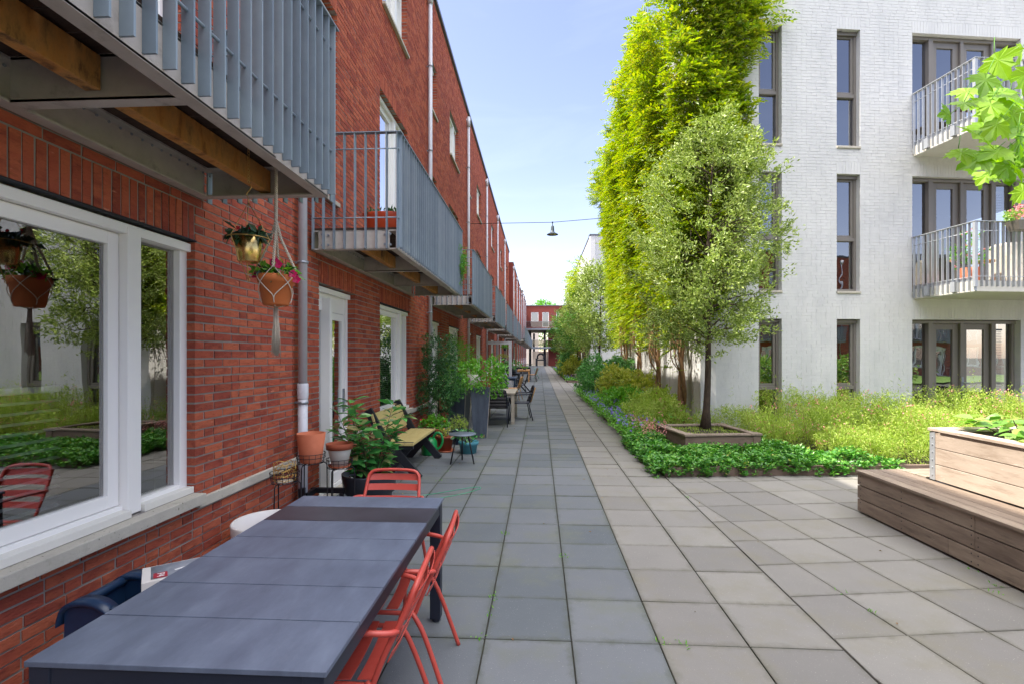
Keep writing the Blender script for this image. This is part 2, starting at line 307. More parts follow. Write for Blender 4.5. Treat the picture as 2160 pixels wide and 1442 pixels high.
m_mac = M('cotton cord', ['#b9ad9a', '#d2c7b5', '#dcd3c4'], .9, isl=.5, nscale=60, bump=.5, bscale=200)
m_zinc = M('dark zinc planter', ['#3f4650', '#515965', '#5f6873'], .5, .45, isl=0, nscale=3.5, namt=.9, stretch=(3, 3, .6), bump=.08, bscale=60, stain=('#7a7f84', 9, .62, .6))
m_zedge = M('pale zinc edge', ['#9a948c', '#aca69c'], .5, .3, isl=0)
m_yel = M('yellow pine board', ['#a8965e', '#b5a46a', '#c0b17c'], .6, nscale=3, namt=.6, stretch=(6, 1, 6), bump=.2, bscale=20, stain=('#8a7238', 2.5, .64, .4))
m_blackw = M('black stained wood', ['#10131a', '#181c25'], .55, isl=0, bump=.1, bscale=50)
m_green = M('green plastic', ['#0f7a3c', '#158a46'], .35, isl=0)
m_teal = M('teal plastic', ['#3f7f8c', '#4c8e9b'], .5, isl=0, nscale=4)
m_bluepot = M('blue glazed pot', ['#1e2c50', '#26375f'], .35, isl=0)
m_grtop = M('grey metal table top', ['#6c7580', '#7a838e'], .4, .4, isl=0)
m_wick = M('black woven wicker', ['#1d1c20', '#2e2c2e', '#3a3836'], .6, isl=0, nscale=160, namt=1, bump=.8, bscale=260)
m_tanw = M('tan wicker edge', ['#8a6c4a', '#a3835c'], .7, isl=0, nscale=120, namt=1)
m_oldoak = M('greyed table wood', ['#8f8675', '#a1988a', '#b3ab9c'], .75, nscale=3, namt=.6, stretch=(1, 6, 6), bump=.2, stain=('#6c6558', 4, .6, .5))
m_oak = M('orange teak', ['#8a4f22', '#a0602c', '#b06e36'], .6, nscale=3, namt=.5, stretch=(1, 1, 5))
m_tan = M('tan chair wood', ['#a87a48', '#ba8b56'], .6, isl=0)
m_lampg = M('dark green enamel', ['#1d2a33', '#2b3a45'], .35, .2, isl=0)
m_lampi = M('lamp inside', ['#a89878', '#b8a888'], .5, isl=0)
m_brd = M('dark red brick far', ['#6e2f28', '#7f3a30'], .85, nscale=1.2, bump=.2)
m_lglass = M('frosted panel', ['#a8adb3', '#b4b9be'], .5, isl=0)
m_wallp = M('pale concrete far', ['#b8aca2', '#c6bab0'], .85, isl=0, nscale=1)
m_hose = M('green garden line', ['#2e8a68', '#3a9a78'], .5, isl=0)
# foliage
m_vine = M('bright vine leaf', ['#4f7216', '#71901c', '#8fa428', '#a8b23c', '#b9a650'], .45, namt=.35, nscale=1.0, trans=.38)
m_olive = M('silvery holm oak leaf', ['#5e7232', '#7e9444', '#9eb05a', '#bcc880'], .4, namt=.2, nscale=1.5, trans=.22)
m_tree2 = M('green tree leaf', ['#3c6a20', '#528230', '#749a44'], .4, namt=.25, nscale=1.5, trans=.28)
m_gc = M('ground cover leaf', ['#366a2a', '#4a8634', '#669e40', '#8cb850'], .33, namt=.2, nscale=2, trans=.22)
m_fea = M('feathery yellow green leaf', ['#769438', '#94ae48', '#b2c262', '#c6d080'], .5, namt=.25, nscale=1.5, trans=.4)
m_pink = M('pink petal', ['#dc7f86', '#e69c9e', '#efb8b4'], .6, trans=.35)
m_purp = M('violet petal', ['#8a78d0', '#9c8cdc', '#b4a6e8'], .6, trans=.35)
m_rho = M('dark shrub leaf', ['#3a703c', '#4e8844', '#68a052', '#84b468'], .3, namt=.2, trans=.2)
m_ysh = M('yellow green shrub leaf', ['#708c38', '#8a9c40', '#a2ac4c', '#bcb85c', '#809c42'], .4, namt=.25, trans=.35)
m_lau = M('laurel leaf', ['#34703a', '#468a44', '#62a054', '#96705a'], .22, namt=.1, trans=.2)
m_lite = M('fresh green leaf', ['#4f8a2c', '#669f38', '#82b04c'], .4, namt=.2, trans=.35)
m_dkiv = M('dark small leaf', ['#284e2a', '#3a6a38', '#528448'], .3, namt=.2, trans=.12)
m_hyd = M('large pale green leaf', ['#5c8a34', '#74a046', '#93b060', '#a9a84e'], .4, namt=.2, trans=.35)
m_maple = M('maple leaf', ['#6c9c20', '#86b028', '#9cc038'], .4, namt=.3, nscale=6, trans=.45, bump=.2, bscale=60)
m_mag = M('magenta petal', ['#a8104c', '#c41a5e'], .5, trans=.3)
m_redp = M('red petal', ['#c01828', '#d42438'], .5, trans=.3)
m_impl = M('dark impatiens leaf', ['#1c3524', '#2b4a2e', '#3f2430'], .35, trans=.15)
# ---------------------------------------------------------------- paving
gp = MB().box(-300, 300, -200, 600, -.30, -.10).build('ground', m_ground); tag(gp, None, None, kind='structure')
def tiles():
    A = []; B = []
    def add(lst, x0, x1, y0, y1): lst.append((x0+.0038, x1-.0038, y0+.0038, y1-.0038))
    cols = [(-2.4, -1.817)]+[(-1.817+.5*i, -1.317+.5*i) for i in range(5)]
    offs = [0, .06, -.05, .02, .0, .0]
    for ci, (a, b) in enumerate(cols):
        y = -3+.4; k = 0; ph = 0
        while y < 82:
            l = .4995
            if y > 5 and random.random() < .10: l = .25
            add(A, a, b, y+(offs[ci] if y > 4.6 else 0)*0, y+l); y += l
    for a, b in ((.683, 1.185), (1.185, 1.70)):
        y = -3+.4
        while y < 82:
            l = .4995
            if y > 6 and random.random() < .06: l = .25
            add(B, a, b, y, y+l); y += l
    for x in range(6):      # the strip between the two planting beds and beside the far one
        for y in range(62):
            yy = 22.6+.5*y
            if 22.6 <= yy < 30.6 : add(B, 1.70+.5*x, 2.2+.5*x, yy, yy+.5)
    return A, B
def tile_mesh(name, T, mat, m=None, parent=None):
    T = np.array(T); n = len(T); h = rng.normal(0, .0008, (n, 1)); tl = rng.normal(0, .0010, (n, 4)); e = .004
    x0, x1, y0, y1 = T.T
    top = np.stack([np.stack([x0+e, y0+e], 1), np.stack([x1-e, y0+e], 1), np.stack([x1-e, y1-e], 1), np.stack([x0+e, y1-e], 1)], 1)
    mid = np.stack([np.stack([x0, y0], 1), np.stack([x1, y0], 1), np.stack([x1, y1], 1), np.stack([x0, y1], 1)], 1)
    Z = (h+tl)[..., None]
    V = np.concatenate([np.concatenate([top, Z], 2), np.concatenate([mid, Z-.004], 2), np.concatenate([mid, Z*0-.05], 2)], 1).reshape(-1, 3)
    F = [(0, 1, 2, 3)]+[(j+4, (j+1) % 4+4, (j+1) % 4, j) for j in range(4)]+[(j+8, (j+1) % 4+8, (j+1) % 4+4, j+4) for j in range(4)]
    F = (np.array(F)[None]+np.arange(n)[:, None, None]*12).reshape(-1, 4)
    if m is not None: V = V @ np.array(m.to_3x3()).T + np.array(m.translation)
    o = mesh_np(name, V, F, mat, parent); o.data.materials.append(m_joint); k = np.tile([0, 0, 0, 0, 0, 1, 1, 1, 1], n).astype(np.int32); o.data.polygons.foreach_set('material_index', k)
    uv = np.zeros((n, 9, 4, 2)); uv[:, :, :, :] = .01; uv[:, 0] = [(0, 0), (1, 0), (1, 1), (0, 1)]; o.data.uv_layers.new(name='UVMap').data.foreach_set('uv', uv.ravel()); return o
tA, tB = tiles()
tag(tile_mesh('street_paving', tA, m_tileA), None, None, kind='structure')
tag(tile_mesh('path_paving', tB, m_tileB), None, None, kind='structure')
# rotated field of tiles on the square to the right, cut along the path
def clip(poly, f):
    out = []
    for i in range(len(poly)):
        a, b = poly[i], poly[(i+1) % len(poly)]; fa, fb = f(a), f(b)
        if fa >= 0: out.append(a)
        if fa*fb < 0: t = fa/(fa-fb); out.append((a[0]+(b[0]-a[0])*t, a[1]+(b[1]-a[1])*t))
    return out
def square_field():
    mb = MB(); b = R(7.8); cb, sb = math.cos(b), math.sin(b); S = .507; g = .004
    for i in range(-4, 24):
        for j in range(-18, 12):
            q = []
            for dx, dy in ((g, g), (S-g, g), (S-g, S-g), (g, S-g)):
                u, v = i*S+dx, j*S+dy; q.append((2.02+u*cb-v*sb, 4.067+u*sb+v*cb))
            q = clip(q, lambda p: p[0]-1.706)
            q = clip(q, lambda p: 6.89+.094*(p[0]-1.7)-p[1] if p[0] < 30 else -1)
            if len(q) < 3: continue
            z = random.gauss(0, .001); n = len(q); cx_ = sum(p[0] for p in q)/n; cy_ = sum(p[1] for p in q)/n
            tl = (random.gauss(0, .002), random.gauss(0, .002))
            t = [(p[0]+(cx_-p[0])*.012, p[1]+(cy_-p[1])*.012, z+tl[0]*(p[0]-cx_)+tl[1]*(p[1]-cy_)) for p in q]; s = [(p[0], p[1], tt[2]-.004) for p, tt in zip(q, t)]; l = [(p[0], p[1], -.05) for p in q]
            mb.add(t+s+l, [tuple(range(n))]+[(n+k, n+(k+1) % n, (k+1) % n, k) for k in range(n)]+[(2*n+k, 2*n+(k+1) % n, n+(k+1) % n, n+k) for k in range(n)])
    return mb
tag(square_field().build('square_paving', m_tileC), None, None, kind='structure')
tag(MB().box(-2.45, 14, -6, 83, -.09, -.012).build('joint_bed', m_joint), None, None, kind='structure')
# weeds in joints
def weeds():
    P = []
    for (x, y) in [(-.317, 3.4), (-.317, 3.15), (-.36, 2.9), (-.317, 2.2), (-.317, 4.6), (.19, 4.1), (.683, 2.9), (.82, 2.9), (2.1, 3.58), (2.12, 3.3), (3.3, 4.0), (3.25, 3.75), (1.71, 5.9), (-1.3, 6.5), (-1.3, 7.0), (-.8, 8.2), (-.3, 10.2), (3.15, 3.62)]:
        for _ in range(random.randint(4, 12)): P.append((x+random.gauss(0, .02), y+random.gauss(0, .03), 0))
    P = np.array(P); n = len(P); D = rng.normal(size=(n, 3))*.7+[0, 0, .8]
    return leaves('weeds', P, D, np.tile([0, 0, 1.], (n, 1))+rng.normal(size=(n, 3))*.3, .022*(.6+rng.random(n)), .009, m_lite)
tag(weeds(), 'tiny green weeds sprouting from the joints between the paving tiles', 'weeds', kind='stuff')
# ---------------------------------------------------------------- windows, doors
def pane(parent, x0, x1, z0, z1, y, mat=None, tilt=None):
    mb = MB(); mb.add([(x0, y, z0), (x1, y, z0), (x1, y, z1), (x0, y, z1)], [(0, 1, 2, 3)]); return mb.build('pane', mat or m_glass, parent)
def ring(mb, x0, x1, z0, z1, y0, y1, w_, wb=None, wt=None):
    wb = wb or w_; wt = wt or w_
    mb.box(x0, x0+w_, y0, y1, z0, z1); mb.box(x1-w_, x1, y0, y1, z0, z1); mb.box(x0+w_, x1-w_, y0, y1, z0, z0+wb); mb.box(x0+w_, x1-w_, y0, y1, z1-wt, z1)
def blind(parent, x0, x1, z0, z1, y, pitch=.035, n='blind'):
    mb = MB(); z = z1
    while z > z0: mb.add([(x0, y-.012, z-.006), (x1, y-.012, z-.006), (x1, y+.012, z+.006), (x0, y+.012, z+.006)], [(0, 1, 2, 3)]); z -= pitch
    mb.box(x0, x1, y-.015, y+.015, z1, z1+.03)
    return mb.build(n, m_blind, parent)
def window(parent, x0, x1, z0, z1, rec=.10, fw=.065, mull=(), trans=(), sash=(), mat=None, cap=True, sill=None, blinds=False, glass=None, fd=.07, sw=.055, name='window'):
    mat = mat or m_upvc; mb = MB(); ring(mb, x0, x1, z0, z1, rec, rec+fd, fw)
    xs = [x0+fw]; 
    for m_, mw in mull: mb.box(m_-mw/2, m_+mw/2, rec-.035, rec+fd+.002, z0+.01, z1-.03); xs += [m_-mw/2, m_+mw/2]
    xs.append(x1-fw)
    zs = [z0+fw]
    for t_ in trans: mb.box(x0+fw, x1-fw, rec-.012, rec+fd-.003, t_-.035, t_+.035); zs += [t_-.035, t_+.035]
    zs.append(z1-fw)
    if cap: mb.box(x0-.002, x1+.0, rec-.03, rec-.001, z1-.07, z1-.012)
    o = mb.build(name, mat, parent, bevel=.004)
    cells = [(xs[i], xs[i+1], zs[j], zs[j+1]) for i in range(0, len(xs), 2) for j in range(0, len(zs), 2)]
    for i, (a, b, c, d) in enumerate(cells):
        if i in sash:
            s = MB(); ring(s, a+.003, b-.003, c+.003, d-.003, rec+.018, rec+.06, sw); so = s.build('sash', mat, o, bevel=.003)
            pane(o, a+sw, b-sw, c+sw, d-sw, rec+.045, glass)
        else: pane(o, a, b, c, d, rec+.045, glass)
        if blinds and i in blinds: blind(o, a+.02, b-.02, c+.03, d-.05, rec+.12)
    if sill:
        s = MB(); s.box(x0-sill[3], x1+sill[3], -sill[0], rec+.02, z0-sill[1]-.002, z0-.002); s.build('sill', sill[2], o, bevel=.005)
    return o
Z0, ZT = 0.0, 9.75
HW = 5.77
DOOR = (.58, 1.66, 0, 2.4375); W0 = (2.67, 4.39, .6875, 2.4375)
NW1 = (.40, 1.08, 3.4375, 5.6875); NW2 = (.40, 1.08, 7.125, 8.25); FD = (2.67, 4.25, 2.9375, 5.6875); W2 = (2.78, 4.22, 7.0625, 8.25)
OPS = [DOOR, W0, NW1, NW2, FD, W2]
SOL = [(a, b, z, z+.25) for a, b, z in ((.40, 1.84, 2.4375), (2.67, 4.39, 2.4375), (.40, 1.08, 5.6875), (2.67, 4.25, 5.6875))]
SOL[0] = (.58, 1.66, 2.4375, 2.6875)
def mk_house(zt, full=True):
    h = thing('row_house', 'x', 'house', (0, 0, 0), R(90))
    mb = MB(); slab_cells(mb, HW, -.2, zt, OPS, .0055, .30)
    wall = mb.build('wall', m_mortar, h)
    BR = bricks(HW, 0, zt-.05, OPS, SOL, seed=11)
    boxes('brickwork', BR, m_brick, wall, tilt=.0012)
    # plinth ledge between the openings
    for a, b in ((0, .58), (1.66, 2.67), (4.39, 5.77)):
        x = a; mb = MB()
        while x < b-.01:
            e = min(x+1.0, b); e = b if b-e < .3 else e; mb.box(x+.002, e-.002, -.034, .0, .575, .645); x = e
        mb.build('plinth_ledge', m_conc, h, bevel=.006)
    mb = MB(); mb.box(-.001, HW+.001, -.035, .34, zt-.05, zt+.03); mb.box(-.001, HW+.001, -.055, -.036, zt-.04, zt+.05); mb.build('roof_coping', m_cop, h)
    mb = MB(); mb.box(0, HW, .3, 7, zt-.3, zt-.12); mb.build('roof', m_cop, h)
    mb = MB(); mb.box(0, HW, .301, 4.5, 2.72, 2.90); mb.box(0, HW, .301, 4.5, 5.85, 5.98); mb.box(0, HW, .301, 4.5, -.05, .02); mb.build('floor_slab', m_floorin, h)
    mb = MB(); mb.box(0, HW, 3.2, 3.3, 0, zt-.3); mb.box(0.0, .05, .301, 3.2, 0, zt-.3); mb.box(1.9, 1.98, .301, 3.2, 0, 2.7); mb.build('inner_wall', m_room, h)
    # ground floor window
    g = window(h, *W0[:2], W0[2]-.0, W0[3]-.01, rec=.06, mull=((W0[0]+1.225, .10),), sash=(0,), sill=(.082, .07, m_conc, .0), blinds=False, fw=.07, sw=.075)
    mb = MB(); mb.box(W0[0]+.07, W0[0]+1.17, -.005, .075, W0[2]+.0, W0[2]+.045); mb.box(W0[0]+1.28, W0[1]-.005, .005, .075, W0[2]+.0, W0[2]+.045); mb.build('window_board', m_cream, g, bevel=.004)
    mb = MB(); mb.box(W0[0], W0[1], .0, .055, W0[3]-.008, W0[3]+.004); mb.tube([(W0[0], -.004, W0[3]-.004), (W0[1], -.004, W0[3]-.004)], .008, 8); mb.build('lintel_strip', m_darkst, g)
    # door with side light
    a, b = DOOR[0], DOOR[1]; mb = MB(); ring(mb, a, b, .02, 2.43, .10, .18, .06); mb.box(a+.36, a+.43, .03, .18, .08, 2.30); mb.box(a+.06, b-.06, .125, .165, 2.16, 2.37)
    mb.box(a-.002, b, .065, .099, 2.36, 2.42); d = mb.build('door', m_upvc, h, bevel=.004)
    s = MB(); ring(s, a+.435, b-.065, .085, 2.155, .118, .165, .085, wb=.12); s.build('door_leaf', m_upvc, d, bevel=.003)
    pane(d, a+.52, b-.15, .2, 2.07, .14); pane(d, a+.06, a+.36, .08, 2.16, .14)
    hb = MB(); hb.box(b-.135, b-.10, .10, .117, .92, 1.22); hb.tube([(b-.118, .118, 1.06), (b-.118, .06, 1.06), (b-.13, .055, 1.06), (b-.24, .055, 1.06)], .010, 8); hb.build('handle', m_galv, d)
    mb = MB(); mb.box(a, b, -.02, .3, -.03, .03); mb.build('threshold', m_conc, d)
    # upper windows
    window(h, *NW1[:3], NW1[3]-.01, rec=.10, sill=(.04, .05, m_conc, 0), sash=(0,)); window(h, *NW2[:3], NW2[3]-.01, rec=.10, sill=(.04, .05, m_conc, 0), sash=(0,))
    window(h, *W2[:3], W2[3]-.01, rec=.10, mull=((W2[0]+.95, .09),), sash=(0,), sill=(.05, .05, m_conc, .0))
    f = window(h, *FD[:2], FD[2]+.03, FD[3]-.01, rec=.10, mull=((FD[0]+1.0, .10),), sash=(0, 1), sill=(.03, .04, m_conc, .0), sw=.09); f.name = 'balcony_door'
    # downpipe
    px, py, r = .055, -.075, .046; mb = MB(); mb.tube([(px, py, .02), (px, py, 1.34)], r, 18); mb.tube([(px, py, 1.30), (px, py, zt-.42)], r-.004, 18); mb.lathe([(r+.004, 1.22), (r+.007, 1.25), (r+.007, 1.36), (r+.002, 1.37)], 18, (px, py, 0))
    mb.tube([(px, py, zt-.62), (px, py, zt-.30)], r+.012, 14); mb.tube([(px, py, zt-.42), (px, .05, zt-.38)], .05, 12)
    p = mb.build('downpipe', m_pipe, h)
    mb = MB()
    for z in (1.18, 2.55, 4.2, 6.0, 7.8): mb.lathe([(r+.001, z-.012), (r+.007, z-.012), (r+.007, z+.012), (r+.001, z+.012)], 16, (px, py, 0)); mb.box(px-.012, px+.012, py+.04, .0, z-.01, z+.01); mb.tube([(px-.055, py-.005, z), (px-.04, py-.005, z)], .012, 8)
    mb.build('pipe_clip', m_galv, p)
    # balcony
    X0, X1, D0, zb, zf = .36, 4.44, .98, 2.74, 2.94
    mb = MB()
    def chan(x0, x1, y0, y1, along, side):   # U channel with flanges on one side
        if along == 'x':
            yw = y0 if side < 0 else y1-.010; mb.box(x0, x1, yw, yw+.010, zb+.002, zf-.002); mb.box(x0, x1, y0, y1, zb, zb+.012); mb.box(x0, x1, y0, y1, zf-.012, zf)
        else:
            xw = x0 if side < 0 else x1-.010; mb.box(xw, xw+.010, y0, y1, zb+.002, zf-.002); mb.box(x0, x1, y0, y1, zb+.001, zb+.013); mb.box(x0, x1, y0, y1, zf-.013, zf-.001)
    chan(X0, X1, -.095, -.02, 'x', 1); chan(X0, X1, -(D0-.055), -(D0-.13), 'x', -1)
    L3 = (X1-X0)/3
    for i in range(4):
        x = X0+L3*i; x = min(max(x, X0), X1-.065)
        chan(x, x+.065, -(D0-.13)+.001, -.096, 'y', -1 if i < 3 else 1)
    bal = mb.build('balcony', m_steel, h)
    mb = MB()
    for i in range(3): mb.box(X0+L3*i+.07, X0+L3*(i+1)-.01, -.52, -.45, zb+.035, zf-.015)
    mb.build('joist', m_joist, bal, bevel=.004)
    mb = MB(); x = X0+.01
    while x < X1-.02: mb.box(x, x+.135, -(D0-.06), -.03, zf+.002, zf+.027); x += .143
    mb.build('deck_board', m_deck, bal)
    mb = MB(); x = X0+.07   # rivets and drain notches along the wall channel
    while x < X1: mb.tube([(x, -.0945, zf-.05), (x, -.10, zf-.05)], .008, 6); x += .075
    for i in range(4):
        for zz in (zb+.05, zf-.05): mb.tube([(X0+.02, -.2-.2*i, zz), (X0-.012, -.2-.2*i, zz)], .012, 8) if i in (0, 3) else None
    for q in (X0-.002, ):
        for yy in (-.14, -.86):
            for zz in (zb+.045, zf-.045): mb.tube([(q+.002, yy, zz), (q-.014, yy, zz)], .013, 8)
    mb.build('bolt', m_galv, bal)
    mb = MB(); n = 41; st = (X1-X0-.012)/(n-1); z1 = 3.94
    for i in range(n): x = X0+st*i; mb.box(x, x+.010, -D0, -(D0-.054), zb+.02, z1-.010)
    ny = 8; sy = (D0-.09)/ny
    for xx in (X0-.052, X1+.002):
        for i in range(ny+1): y = -.045-sy*i; mb.box(xx, xx+.05, y-.009, y, zb-(.022 if xx > 1 else 0), z1-.010)
    mb.build('slat', m_slat, bal)
    mb = MB()
    mb.box(X0-.055, X1+.055, -D0-.004, -(D0-.06), z1-.0095, z1); mb.box(X0-.055, X0-.0, -(D0-.06), -.03, z1-.0095, z1); mb.box(X1, X1+.055, -(D0-.06), -.03, z1-.0095, z1)
    for z in (3.06, z1-.17):
        mb.tube([(X0-.028, -.03, z), (X0-.028, -(D0-.03), z), (X1+.028, -(D0-.03), z), (X1+.028, -.03, z)], .008, 6)
    mb.build('handrail', m_slat, bal)
    return h
CAM_Y0 = 4.75
hA = mk_house(9.75); hB = mk_house(8.95)
descr = {-4: 'brick row house far behind the terrace table, fourth before the grey dining table', -3: 'brick row house third before the grey dining table', -2: 'brick row house next before the one with the big white window',
 -1: 'red brick row house with the big white window nearest the camera behind the grey table',
 0: 'red brick row house with an orange trough on its slatted balcony, behind the yellow bench',
 1: 'red brick row house behind the tall dark shrub and the two zinc planters',
 2: 'red brick row house behind the greyed table with woven chairs', 3: 'brick row house behind the teak slatted chairs',
 4: 'brick row house behind the dark table with the glass carafe', 5: 'last tall brick row house before the terrace steps forward and down',
 6: 'first of the lower row houses that step forward, behind the black planter boxes', 7: 'second of the lower row houses that step forward',
 8: 'third of the lower row houses that step forward', 9: 'fourth and last of the lower row houses that step forward',
 10: 'brick row house with a dark chimney box on its higher roof', 11: 'brick row house just beyond the one with the chimney box', 12: 'farthest brick row house, touching the red brick bridge building'}
HOUSES = {}
used = {id(hA): False, id(hB): False}
first = {'A': True, 'B': True}
for k in range(-4, 13):
    kind = 'B' if 6 <= k <= 9 else 'A'; src = hA if kind == 'A' else hB
    if first[kind]: h = src; first[kind] = False
    else: h = copy_tree(src)
    x = -2.40 + (.30 if k >= 6 else 0)
    place(h, (x, CAM_Y0+HW*k, 0), R(90), descr[k], 'red brick row houses of the terrace'); HOUSES[k] = h
# the brick terrace that faces the square behind the camera (it shows in the window reflections)
for i in range(7): place(copy_tree(hA), (21+HW*i, -15, 0), R(180), f'row house facing the square behind the camera, mirrored in the glass ({["first","second","third","fourth","fifth","sixth","seventh"][i]} from the left)', 'brick houses across the square')
# return wall where the terrace steps forward
h6 = HOUSES[6]; mb = MB(); mb.box(-.012, -.001, .0, .31, 0, 8.95); mb.build('side_return', m_brd, h6)
mb = MB(); mb.box(1.0, 3.6, .4, 1.9, 9.70, 10.05); mb.build('chimney', m_darkst, HOUSES[10])
# blinds of the second house and of the near window
def room_blinds():
    h = HOUSES[0]; blind(h, W0[0]+.15, W0[0]+1.12, W0[2]+.15, W0[3]-.2, .22); blind(h, DOOR[0]+.08, DOOR[0]+.9, .2, 1.2, .24)
    blind(HOUSES[-1], W0[0]+.1, W0[0]+1.12, W0[2]+.05, W0[2]+.75, .4, pitch=.055)
room_blinds()
# ---------------------------------------------------------------- white buildings
B7 = R(7.8)
WS = [(1.20, 1.69), (2.85, 3.36)]; WZ = [(.0625, 2.375), (2.9375, 5.3125), (5.875, 8.25)]
DS = (4.49, 6.93); DZ = [(.0, 2.375), (2.9375, 5.3125), (5.875, 8.25)]
def mk_white(name, label, loc, rot, L=9.5, side=9.6, zt=9.3, detail=True, seed=5):
    wb = thing(name, label, 'building', loc, 0)
    m1 = Matrix.Rotation(rot, 4, 'Z'); m2 = Matrix.Rotation(R(-90), 4, 'Z')
    ops = [(a, b, c, d) for a, b in WS for c, d in WZ]+[(DS[0], DS[1], c, d) for c, d in DZ] if detail else []
    mb = MB(); slab_cells(mb, L, -.2, zt, ops, .0035, .30); wall = mb.build('front_wall', m_wmortar, wb); wall.rotation_euler = (0, 0, rot)
    sol = [(a, b, d, d+.25) for a, b in WS for c, d in WZ]+[(DS[0], DS[1], d, d+.25) for c, d in DZ] if detail else []
    boxes('brickwork', bricks(L, 0, zt-.05, ops, sol, seed=seed, d=.008, J=.006), m_wbrick, wall, tilt=.0007)
    mb = MB(); slab_cells(mb, 0, -.2, zt, [], .0035, .30, x_start=-side); sw = mb.build('side_wall', m_wmortar, wb); sw.rotation_euler = (0, 0, R(-90))
    b2 = bricks(0, 0, zt-.05, [], [], seed=seed+1, d=.008, J=.007, x_start=-side)
    boxes('brickwork', b2, m_wbrick, sw, tilt=.0011)
    mb = MB(); mb.box(-.03, L, -.035, .34, zt-.05, zt+.03); c = mb.build('roof_coping', m_cop, wb); c.rotation_euler = (0, 0, rot)
    mb = MB(); mb.box(-side, .03, -.035, .34, zt-.052, zt+.028); c = mb.build('roof_coping', m_cop, wb); c.rotation_euler = (0, 0, R(-90))
    mb = MB(); poly = [(.2, .25), (L*math.cos(rot), L*math.sin(rot)+.25), (L*math.cos(rot), side+.6), (.2, side)]
    mb.prism(poly, zt-.4, zt-.25)
    mb.prism(poly, -.1, .02)
    if detail: mb.prism(poly, 2.64, 2.92); mb.prism(poly, 5.56, 5.85)
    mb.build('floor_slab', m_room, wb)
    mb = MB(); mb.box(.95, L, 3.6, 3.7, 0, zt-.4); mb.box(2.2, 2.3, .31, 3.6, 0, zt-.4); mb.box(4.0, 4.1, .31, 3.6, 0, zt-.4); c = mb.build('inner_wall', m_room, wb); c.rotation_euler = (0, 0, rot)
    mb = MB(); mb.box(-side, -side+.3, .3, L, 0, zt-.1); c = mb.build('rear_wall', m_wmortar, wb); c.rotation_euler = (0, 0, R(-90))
    return wb
wb = mk_white('white_building', 'white painted brick apartment building with tall narrow windows and railed balconies behind the flower bed', (3.18, 10.09, 0), B7)
for i, (a, b) in enumerate(WS):
    for j, (c, d) in enumerate(WZ):
        tr = [c+(.93 if j == 0 else 1.07)]
        o = window(wb, a, b, c, d-.005, rec=.11, fw=.055, trans=tr, sash=(1,), mat=m_taupe, cap=True, glass=m_glass2, sill=(.03, .045, m_conc, .0), sw=.05)
        o.rotation_euler = (0, 0, B7)
        for ch in list(o.children):
            if j == 2 and ch.name.startswith('sash'):    # tilted open at the top
                pass
for j, (c, d) in enumerate(DZ):
    a, b = DS; m3 = ((a+.50, .10), (a+1.20, .07), (a+1.92, .10))
    o = window(wb, a, b, c+.01, d-.005, rec=.12, fw=.07, mull=m3, sash=(1, 2), mat=m_taupe, glass=m_glass2, sw=.12, name='balcony_doors'); o.rotation_euler = (0, 0, B7)
    hb = MB(); hb.box(a+1.175, a+1.225, .07, .084, c+.93, c+1.20); hb.tube([(a+1.2, .085, c+1.08), (a+1.2, .03, c+1.08), (a+1.31, .028, c+1.08)], .010, 8); hb.build('handle', m_galv, o)
    if j < 2: blind(o, a+1.98, b-.1, c+.2, d-.2, .30)
def wbalcony(z):
    a, b, P_ = 4.50, 9.4, 1.30
    o = MB().box(a+.03, b, -P_+.05, .0, z, z+.20).build('balcony', m_chalk, wb, bevel=.008); o.rotation_euler = (0, 0, B7)
    mb = MB(); zt = z+1.26; z0 = z+.02
    n = 13
    for i in range(n): y = -.03-(P_-.06)*i/(n-1); mb.box(a-.022, a+.028, y-.008, y, z0+.0, zt-.008)
    x = a+.13
    while x < b: mb.box(x, x+.008, -P_, -P_+.05, z0+.07, zt-.008); x += .105
    mb.box(a-.024, a+.03, -P_-.002, -P_+.05, z0+.06, zt-.009)
    mb.build('slat', m_rail, o)
    mb = MB(); mb.box(a-.03, a+.035, -P_-.01, -.01, zt-.0078, zt+.004); mb.box(a+.036, b, -P_-.01, -P_+.055, zt-.0078, zt+.004)
    for zz in (zt-.17, z+.27): mb.tube([(a+.012, -.01, zz), (a+.012, -P_+.02, zz), (b, -P_+.02, zz)], .007, 6)
    mb.build('handrail', m_rail, o)
    mb = MB(); n = 12
    for i in range(n): y0 = -.05-(P_-.07)*i/n; y1 = -.05-(P_-.07)*(i+1)/n; mb.box(a+.031, a+.04, y1+.004, y0-.004, z-.0, z+.26)
    for y in (-.3, -.85): mb.box(a-.03, a+.02, y-.07, y+.02, z+.03, z+.22)
    mb.build('edge_plate', m_rail, o)
    return o
m_rail = M('pale galvanised railing', ['#9a9ea4', '#adb1b6', '#b8bbc0'], .45, .35, isl=.5, nscale=8)
bal1 = wbalcony(2.79); bal2 = wbalcony(5.72)
wb2 = mk_white('white_building', 'second white painted brick building farther down the path with a vine on its corner', (3.18, 31.6, 0), B7, L=12, side=18, zt=9.2, detail=False, seed=9)
